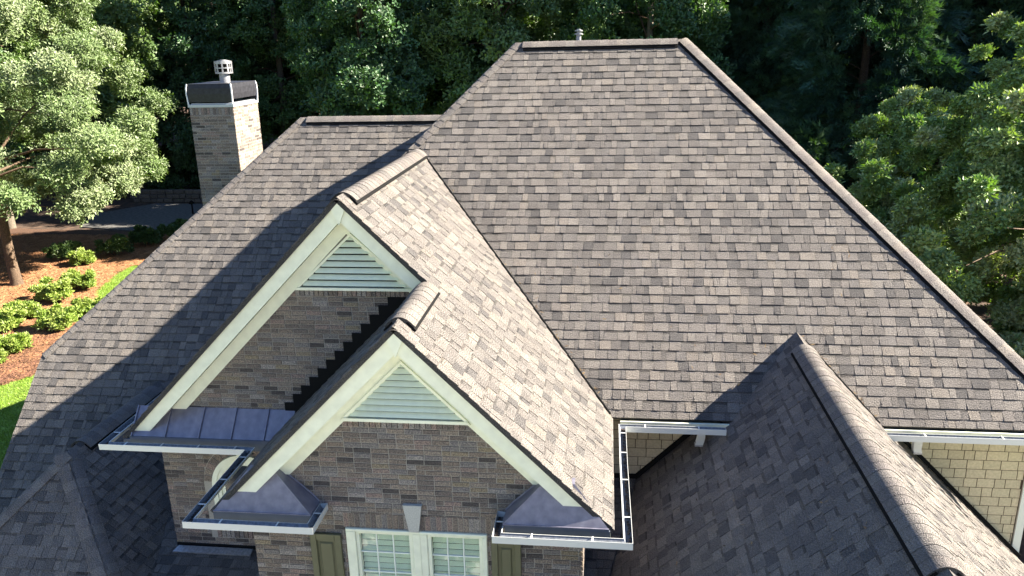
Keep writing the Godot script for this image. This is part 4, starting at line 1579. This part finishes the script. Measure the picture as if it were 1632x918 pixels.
	# a small tree in front of the windows, seen only as a reflection in their panes
	r.seed = 640
	var ft := thing("ornamental_tree", "small leafy tree mirrored in the panes of the twin window", "tree", Vector3(-1.0, 0, 11.2))
	var fc := broad_clumps(r, 50, 3.9, 1.0, 1.5, 0.3, 0.5)
	crown_node(grow(r, fc, 45, [Color(0.13, 0.2, 0.05), Color(0.17, 0.24, 0.065)]), right_leaf, M.leaf, ft)
	var ftr := MB.new()
	ftr.tube([Vector3(0, -0.1, 0), Vector3(0.05, 1.5, 0), Vector3(0, 3.3, 0.1)], [0.08, 0.06, 0.02], 8)
	part("trunk", ftr.mesh(), M.bark, ft)

	# dark conifers behind
	var needles := needle_sprig(3)
	var cones := [[12.2, -21.5, 15.5, 4.6, "large dark blue green conifer behind the right side of the roof", 501], [17.5, -24.5, 16.5, 4.6, "dark conifer behind the sunlit tree at the upper right", 502], [9.2, -27.0, 15.0, 3.6, "dark conifer just left of the large blue green one", 503]]
	for q in cones:
		r.seed = q[5]
		var ct := thing("conifer_tree", q[4], "tree", Vector3(q[0], ground_height(q[0], q[1]), q[1]))
		var cc := []
		for i in 250:
			var f := (i + r.randf()) / 250.0
			var y: float = lerpf(0.8, q[2], f)
			var az := i * 2.39996 + r.randfn() * 0.4
			var rad: float = q[3] * pow(1.0 - f, 0.75) * r.randf_range(0.55, 1.08) + 0.15
			cc.append([Vector3(cos(az) * rad, y, sin(az) * rad), lerpf(0.85, 0.4, f), Vector3(cos(az), 0.3, sin(az)).normalized()])
		crown_node(conifer_mm(r, cc, 40, [Color(0.05, 0.115, 0.07), Color(0.06, 0.13, 0.072), Color(0.04, 0.095, 0.062), Color(0.075, 0.14, 0.075)]), needles, M.leaf, ct)
		var tr := MB.new()
		tr.tube([Vector3(0, -0.1, 0), Vector3(0, q[2] * 0.5, 0), Vector3(0, q[2] * 0.97, 0)], [0.3, 0.17, 0.03], 8)
		part("trunk", tr.mesh(), M.bark, ct)
		part("limb", limbs(r, Vector3(0, q[2] * 0.9, 0), cc, 40, 0.04), M.bark, ct)

	# the wood: six kinds of tree, copied
	var wood_leaf := leaf_sprig(18, 0.34, 0.21, 0.11, 15, 0.2)
	var protos := []
	for k in 6:
		r.seed = 700 + k
		var h: float = [17.0, 19.0, 16.0, 20.0, 15.0, 18.0][k]
		var root := Node3D.new()
		var wc := broad_clumps(r, 95, h, [2.2, 4.5, 1.6, 3.2, 1.2, 5.5][k], [3.8, 3.6, 4.2, 3.5, 3.8, 3.4][k], 0.9, 1.6)
		var tints: Array = [[Color(0.085, 0.16, 0.055), Color(0.1, 0.18, 0.055), Color(0.07, 0.14, 0.048)], [Color(0.11, 0.18, 0.055), Color(0.14, 0.21, 0.07), Color(0.09, 0.155, 0.05)], [Color(0.072, 0.145, 0.06), Color(0.062, 0.13, 0.055)]][k % 3]
		crown_node(grow(r, wc, 44, tints, 0.5, 0.7, 1.35), wood_leaf, M.leaf, root)
		var tr := MB.new()
		tr.tube([Vector3(0, -0.3, 0), Vector3(0.1, h * 0.3, 0.05), Vector3(-0.1, h * 0.6, 0), Vector3(0, h * 0.93, 0)], [0.3, 0.22, 0.14, 0.04], 9)
		part("trunk", tr.mesh(), M.bark_pale if k % 2 else M.bark, root)
		part("limb", limbs(r, Vector3(0, h * 0.85, 0), wc, 24, 0.07), M.bark, root)
		protos.append(root)
	r.seed = 4242
	var used := []
	for row in 4:
		var z := [-31.5, -37.5, -44.0, -51.0, -59.0, -68.0][row] as float
		var span: float = 30.0 + row * 7.0
		var x := -span - 18.0
		while x < span + 8.0:
			var px := x + r.randfn() * 1.0
			var pz := z + r.randfn() * 1.3
			x += r.randf_range(5.2, 6.8)
			# keep the patio and the big conifers free
			if row == 0 and px > -27.5 and px < -13.5:
				continue
			var o: Node3D = protos[r.randi() % 6].duplicate()
			o.name = numbered("forest_tree")
			add_child(o, true)
			var s := r.randf_range(0.9, 1.15)
			o.transform = Transform3D(Basis(Vector3.UP, r.randf() * TAU).scaled(Vector3.ONE * s), Vector3(px, ground_height(px, pz) - 0.05, pz))
			tag(o, "tall leafy tree in the dark wood behind the house", "tree", "trees of the wood behind the house")
	for q in [[-30.0, -24.0], [-33.5, -17.0], [-36.0, -8.0], [25.0, -27.0], [22.5, -22.0], [-29.0, -19.5], [-9.5, -22.5], [-3.5, -24.5], [3.5, -24.0]]:
		var o: Node3D = protos[r.randi() % 6].duplicate()
		o.name = numbered("forest_tree")
		add_child(o, true)
		o.transform = Transform3D(Basis(Vector3.UP, r.randf() * TAU).scaled(Vector3.ONE * 0.9), Vector3(q[0], -0.05, q[1]))
		tag(o, "tall leafy tree in the dark wood behind the house", "tree", "trees of the wood behind the house")
	for p in protos:
		p.free()
	# undergrowth at the foot of the wood
	var under := leaf_sprig(12, 0.26, 0.2, 0.11, 25, 0.1)
	var uc := []
	for i in 210:
		var x := r.randf_range(-40, 30)
		var z := r.randf_range(-44, -33)
		if x > -28 and x < -13 and z > -34:
			z -= 5.0
		uc.append([Vector3(x, ground_height(x, z) + 0.45, z), r.randf_range(0.6, 1.3), Vector3(0, 0.8, 0.5).normalized()])
	var um := MultiMeshInstance3D.new()
	um.multimesh = grow(r, uc, 40, [Color(0.05, 0.1, 0.03), Color(0.07, 0.12, 0.035), Color(0.04, 0.08, 0.025)])
	um.multimesh.mesh = under
	um.material_override = M.leaf
	um.name = "undergrowth"
	add_child(um, true)
	tag(um, "dark leafy undergrowth along the foot of the wood", "undergrowth", "", "stuff")


func bush(rr: RandomNumberGenerator, root: Node3D, size: float, leaf: Mesh, tints: Array) -> void:
	var bc := []
	for i in 22:
		var az := i * 2.39996 + rr.randfn() * 0.3
		var q := size * sqrt(rr.randf()) * 0.85
		var y := size * (0.25 + 0.55 * (1.0 - pow(q / size, 2.0)) * rr.randf_range(0.7, 1.1))
		bc.append([Vector3(cos(az) * q, y, sin(az) * q * 0.85), size * rr.randf_range(0.2, 0.34), Vector3(cos(az) * 0.6, 1.0, sin(az) * 0.6).normalized()])
	for i in 12:    # young shoots that break the outline
		var c0: Array = bc[rr.randi() % 22]
		var o: Vector3 = c0[2]
		bc.append([c0[0] + (o + Vector3(rr.randfn(), 0.3, rr.randfn()) * 0.5) * size * rr.randf_range(0.25, 0.45), size * 0.11, o])
	crown_node(grow(rr, bc, 24, tints, 0.4, 0.7, 1.35), leaf, M.leaf, root, "foliage")
	var st := MB.new()
	for i in 7:
		var c: Vector3 = bc[i * 3][0]
		st.tube([Vector3(rr.randfn() * 0.05, -0.03, rr.randfn() * 0.05), c * 0.6 + Vector3(0, 0.05, 0), c], [0.025, 0.018, 0.008], 5, false)
	part("stem", st.mesh(), M.bark, root)


func conifer_mm(rr: RandomNumberGenerator, clumps: Array, per: int, tints: Array) -> MultiMesh:
	var mm := MultiMesh.new()
	mm.transform_format = MultiMesh.TRANSFORM_3D
	mm.use_colors = true
	mm.instance_count = clumps.size() * per
	var k := 0
	for c in clumps:
		var tint: Color = tints[rr.randi() % tints.size()]
		for i in per:
			var d := Vector3(rr.randfn(), rr.randfn() * 0.7, rr.randfn()).normalized()
			var at: Vector3 = c[0] + d * c[1] * pow(rr.randf(), 0.5)
			# z of the spray points outwards and slightly down
			var z: Vector3 = (c[2] * 1.1 + d * 0.9 + Vector3(0, -0.15, 0)).normalized()
			var x := Vector3.UP.cross(z).normalized().rotated(z, rr.randfn() * 0.6)
			var s := rr.randf_range(0.8, 1.4)
			mm.set_instance_transform(k, Transform3D(Basis(x * s, z.cross(x).normalized() * s, z * s), at))
			var f := rr.randf_range(0.75, 1.25)
			mm.set_instance_color(k, Color(tint.r * f, tint.g * f, tint.b * f))
			k += 1
	return mm


# ---------------------------------------------------------------- set-up

func make_materials() -> void:
	var grain := noise_tex(0.14, 0.70, 1.0, 3, 4, Color.WHITE, Color.WHITE, 512, 0.25)
	M.shingle = mat("shingle", Color.WHITE, 0.95, grain, 0.85)
	M.shingle.vertex_color_use_as_albedo = true
	M.shingle.metallic_specular = 0.25
	relief(M.shingle, 0.17, 66, 2.6)
	second_layer(M.shingle, noise_tex(0.01, 0.88, 1.0, 8, 4), 0.35)
	M.brick = mat("brick", Color.WHITE, 0.9, noise_tex(0.05, 0.6, 1.0, 5, 5, Color(0.95, 0.95, 0.98), Color(1.0, 0.98, 0.95), 512, 0.18), 1.7)
	M.brick.vertex_color_use_as_albedo = true
	relief(M.brick, 0.06, 6, 0.6)
	M.mortar = mat("mortar", Color(0.46, 0.43, 0.37), 0.95, noise_tex(0.08, 0.7, 1.0, 9), 2.0)
	var dirt := noise_tex(0.012, 0.93, 1.0, 21, 5)
	M.trim = mat("painted trim", Color(0.81, 0.835, 0.655), 0.5, dirt, 0.9)
	M.trim_soft = mat("louver paint", Color(0.78, 0.85, 0.66), 0.55, dirt, 1.2)
	M.trim_white = mat("corner board paint", Color(0.68, 0.69, 0.63), 0.55)
	M.trim_sky_tint = mat("return fascia", Color(0.1, 0.115, 0.145), 0.6, dirt, 0.9)  # blue sky reflection painted into the fascia colour; drip edges share it
	M.muntin = mat("muntin paint", Color(0.72, 0.76, 0.68), 0.5)
	M.blind = mat("blind", Color(0.62, 0.74, 0.52), 0.6)
	M.trim_sky_tint.metallic_specular = 0.12
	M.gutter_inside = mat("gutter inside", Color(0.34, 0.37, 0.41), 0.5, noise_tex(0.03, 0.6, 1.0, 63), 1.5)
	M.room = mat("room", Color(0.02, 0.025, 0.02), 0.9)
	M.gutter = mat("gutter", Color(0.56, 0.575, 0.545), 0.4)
	M.galvanised = mat("galvanised", Color(0.43, 0.44, 0.46), 0.42, noise_tex(0.03, 0.72, 1.0, 31, 4), 1.2, 0.6)
	M.pan = mat("chimney pan", Color(0.36, 0.39, 0.43), 0.4, null, 1.0, 0.4)
	M.pale_metal = mat("pale metal", Color(0.6, 0.61, 0.62), 0.45)
	M.shroud = mat("shroud", Color(0.036, 0.037, 0.044), 0.45, noise_tex(0.02, 0.7, 1.0, 33), 1.0)
	M.shroud.metallic_specular = 0.35
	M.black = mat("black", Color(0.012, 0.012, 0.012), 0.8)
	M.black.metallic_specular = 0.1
	M.bronze = mat("bronze", Color(0.25, 0.24, 0.275), 0.38, noise_tex(0.015, 0.82, 1.0, 35, 6, Color(0.95, 0.95, 1.0), Color.WHITE, 512, 0.1), 1.0, 0.3)
	M.shutter = mat("shutter", Color(0.12, 0.118, 0.062), 0.6, dirt, 1.0)
	M.cast_stone = mat("cast stone", Color(0.5, 0.5, 0.46), 0.85, noise_tex(0.06, 0.82, 1.0, 37), 2.0)
	M.stone = mat("stone", Color(0.17, 0.145, 0.12), 0.95, noise_tex(0.03, 0.55, 1.0, 39), 1.0)
	M.stone.vertex_color_use_as_albedo = true
	M.shake = mat("shake wall", Color(0.06, 0.043, 0.024), 0.9)  # wall base painted dark to give shadow gaps between the shakes
	M.shake_piece = mat("shake", Color.WHITE, 0.75, noise_tex(0.03, 0.86, 1.0, 41), 1.4)
	M.shake_piece.vertex_color_use_as_albedo = true
	M.dirt = mat("wet dirt", Color(0.15, 0.16, 0.18), 0.5, noise_tex(0.05, 0.4, 1.0, 61), 2.0)
	M.plain_vertex = mat("bits", Color.WHITE, 0.95)
	M.plain_vertex.vertex_color_use_as_albedo = true
	M.leaf = mat("leaf", Color.WHITE, 0.5)
	M.leaf.vertex_color_use_as_albedo = true
	M.leaf.backlight_enabled = true
	M.leaf.backlight = Color(0.62, 0.7, 0.28)
	M.bark = mat("bark", Color(0.2, 0.135, 0.085), 0.95, noise_tex(0.04, 0.4, 1.0, 43), 0.8)
	relief(M.bark, 0.05, 44, 1.0)
	M.bark_pale = mat("pale bark", Color(0.24, 0.2, 0.15), 0.95, noise_tex(0.04, 0.45, 1.0, 45), 0.8)
	M.floor = mat("forest floor", Color(0.13, 0.075, 0.045), 1.0, noise_tex(0.02, 0.35, 1.0, 47, 6), 0.2)
	M.lawn = mat("lawn", Color(0.17, 0.275, 0.035), 1.0, noise_tex(0.03, 0.7, 1.0, 49, 6), 0.25)
	M.mulch = mat("mulch", Color(0.2, 0.095, 0.045), 1.0, noise_tex(0.06, 0.3, 1.0, 51, 6), 0.5)
	M.patio = mat("patio", Color(0.135, 0.132, 0.125), 0.9, noise_tex(0.03, 0.65, 1.0, 53, 5), 0.3)
	M.bounce_concrete = mat("bounce_concrete", Color(0.6, 0.585, 0.53), 0.9, noise_tex(0.02, 0.88, 1.0, 55, 5), 0.3)  # pale, so the added slab throws more light on the walls
	var g := StandardMaterial3D.new()
	g.resource_name = "window glass"
	g.albedo_color = Color(0.85, 0.95, 0.9, 0.04)
	g.transparency = BaseMaterial3D.TRANSPARENCY_ALPHA
	g.roughness = 0.02
	g.metallic_specular = 0.7
	M.glass = g
	M.dark_glass = mat("dark glass", Color(0.01, 0.012, 0.012), 0.08)


func _ready() -> void:
	cam = Camera3D.new()
	cam.name = "camera"
	cam.position = P(1.569, 0.045, 14.242)
	cam.rotation = Vector3(-0.302, 0.121, -0.023)
	cam.fov = rad_to_deg(2.0 * atan(459.0 / 1267.079))
	cam.near = 0.1
	cam.far = 3000.0
	add_child(cam)
	cam.current = true
	var sky_mat := ProceduralSkyMaterial.new()
	sky_mat.sky_top_color = Color(0.36, 0.49, 0.70)
	sky_mat.sky_horizon_color = Color(0.76, 0.81, 0.86)
	sky_mat.sky_curve = 0.12
	sky_mat.ground_bottom_color = Color(0.12, 0.12, 0.08)
	sky_mat.ground_horizon_color = Color(0.4, 0.42, 0.38)
	sky_mat.sky_energy_multiplier = 0.62
	sky_mat.ground_energy_multiplier = 0.5
	sky_mat.sun_angle_max = 1.0
	var sky := Sky.new()
	sky.sky_material = sky_mat
	var env := Environment.new()
	env.background_mode = Environment.BG_SKY
	env.sky = sky
	env.tonemap_mode = Environment.TONE_MAPPER_LINEAR
	env.tonemap_exposure = 6.2
	env.sdfgi_enabled = true
	env.ssao_enabled = true
	env.ssil_enabled = true
	var we := WorldEnvironment.new()
	we.name = "environment"
	we.environment = env
	add_child(we)
	var sun := DirectionalLight3D.new()
	sun.name = "sun"
	sun.light_energy = 1.6
	sun.light_color = Color(1.0, 0.955, 0.885)
	sun.light_angular_distance = 0.5
	sun.shadow_enabled = true
	add_child(sun)
	sun.look_at_from_position(SUN_DIR * 50.0, Vector3.ZERO, Vector3.UP)

	make_materials()
	build_ground()
	house = thing("house", "brick and shake house with steep shingled hip roof and two front gables", "house", Vector3.ZERO)
	build_roofs()
	build_walls()
	build_plants()
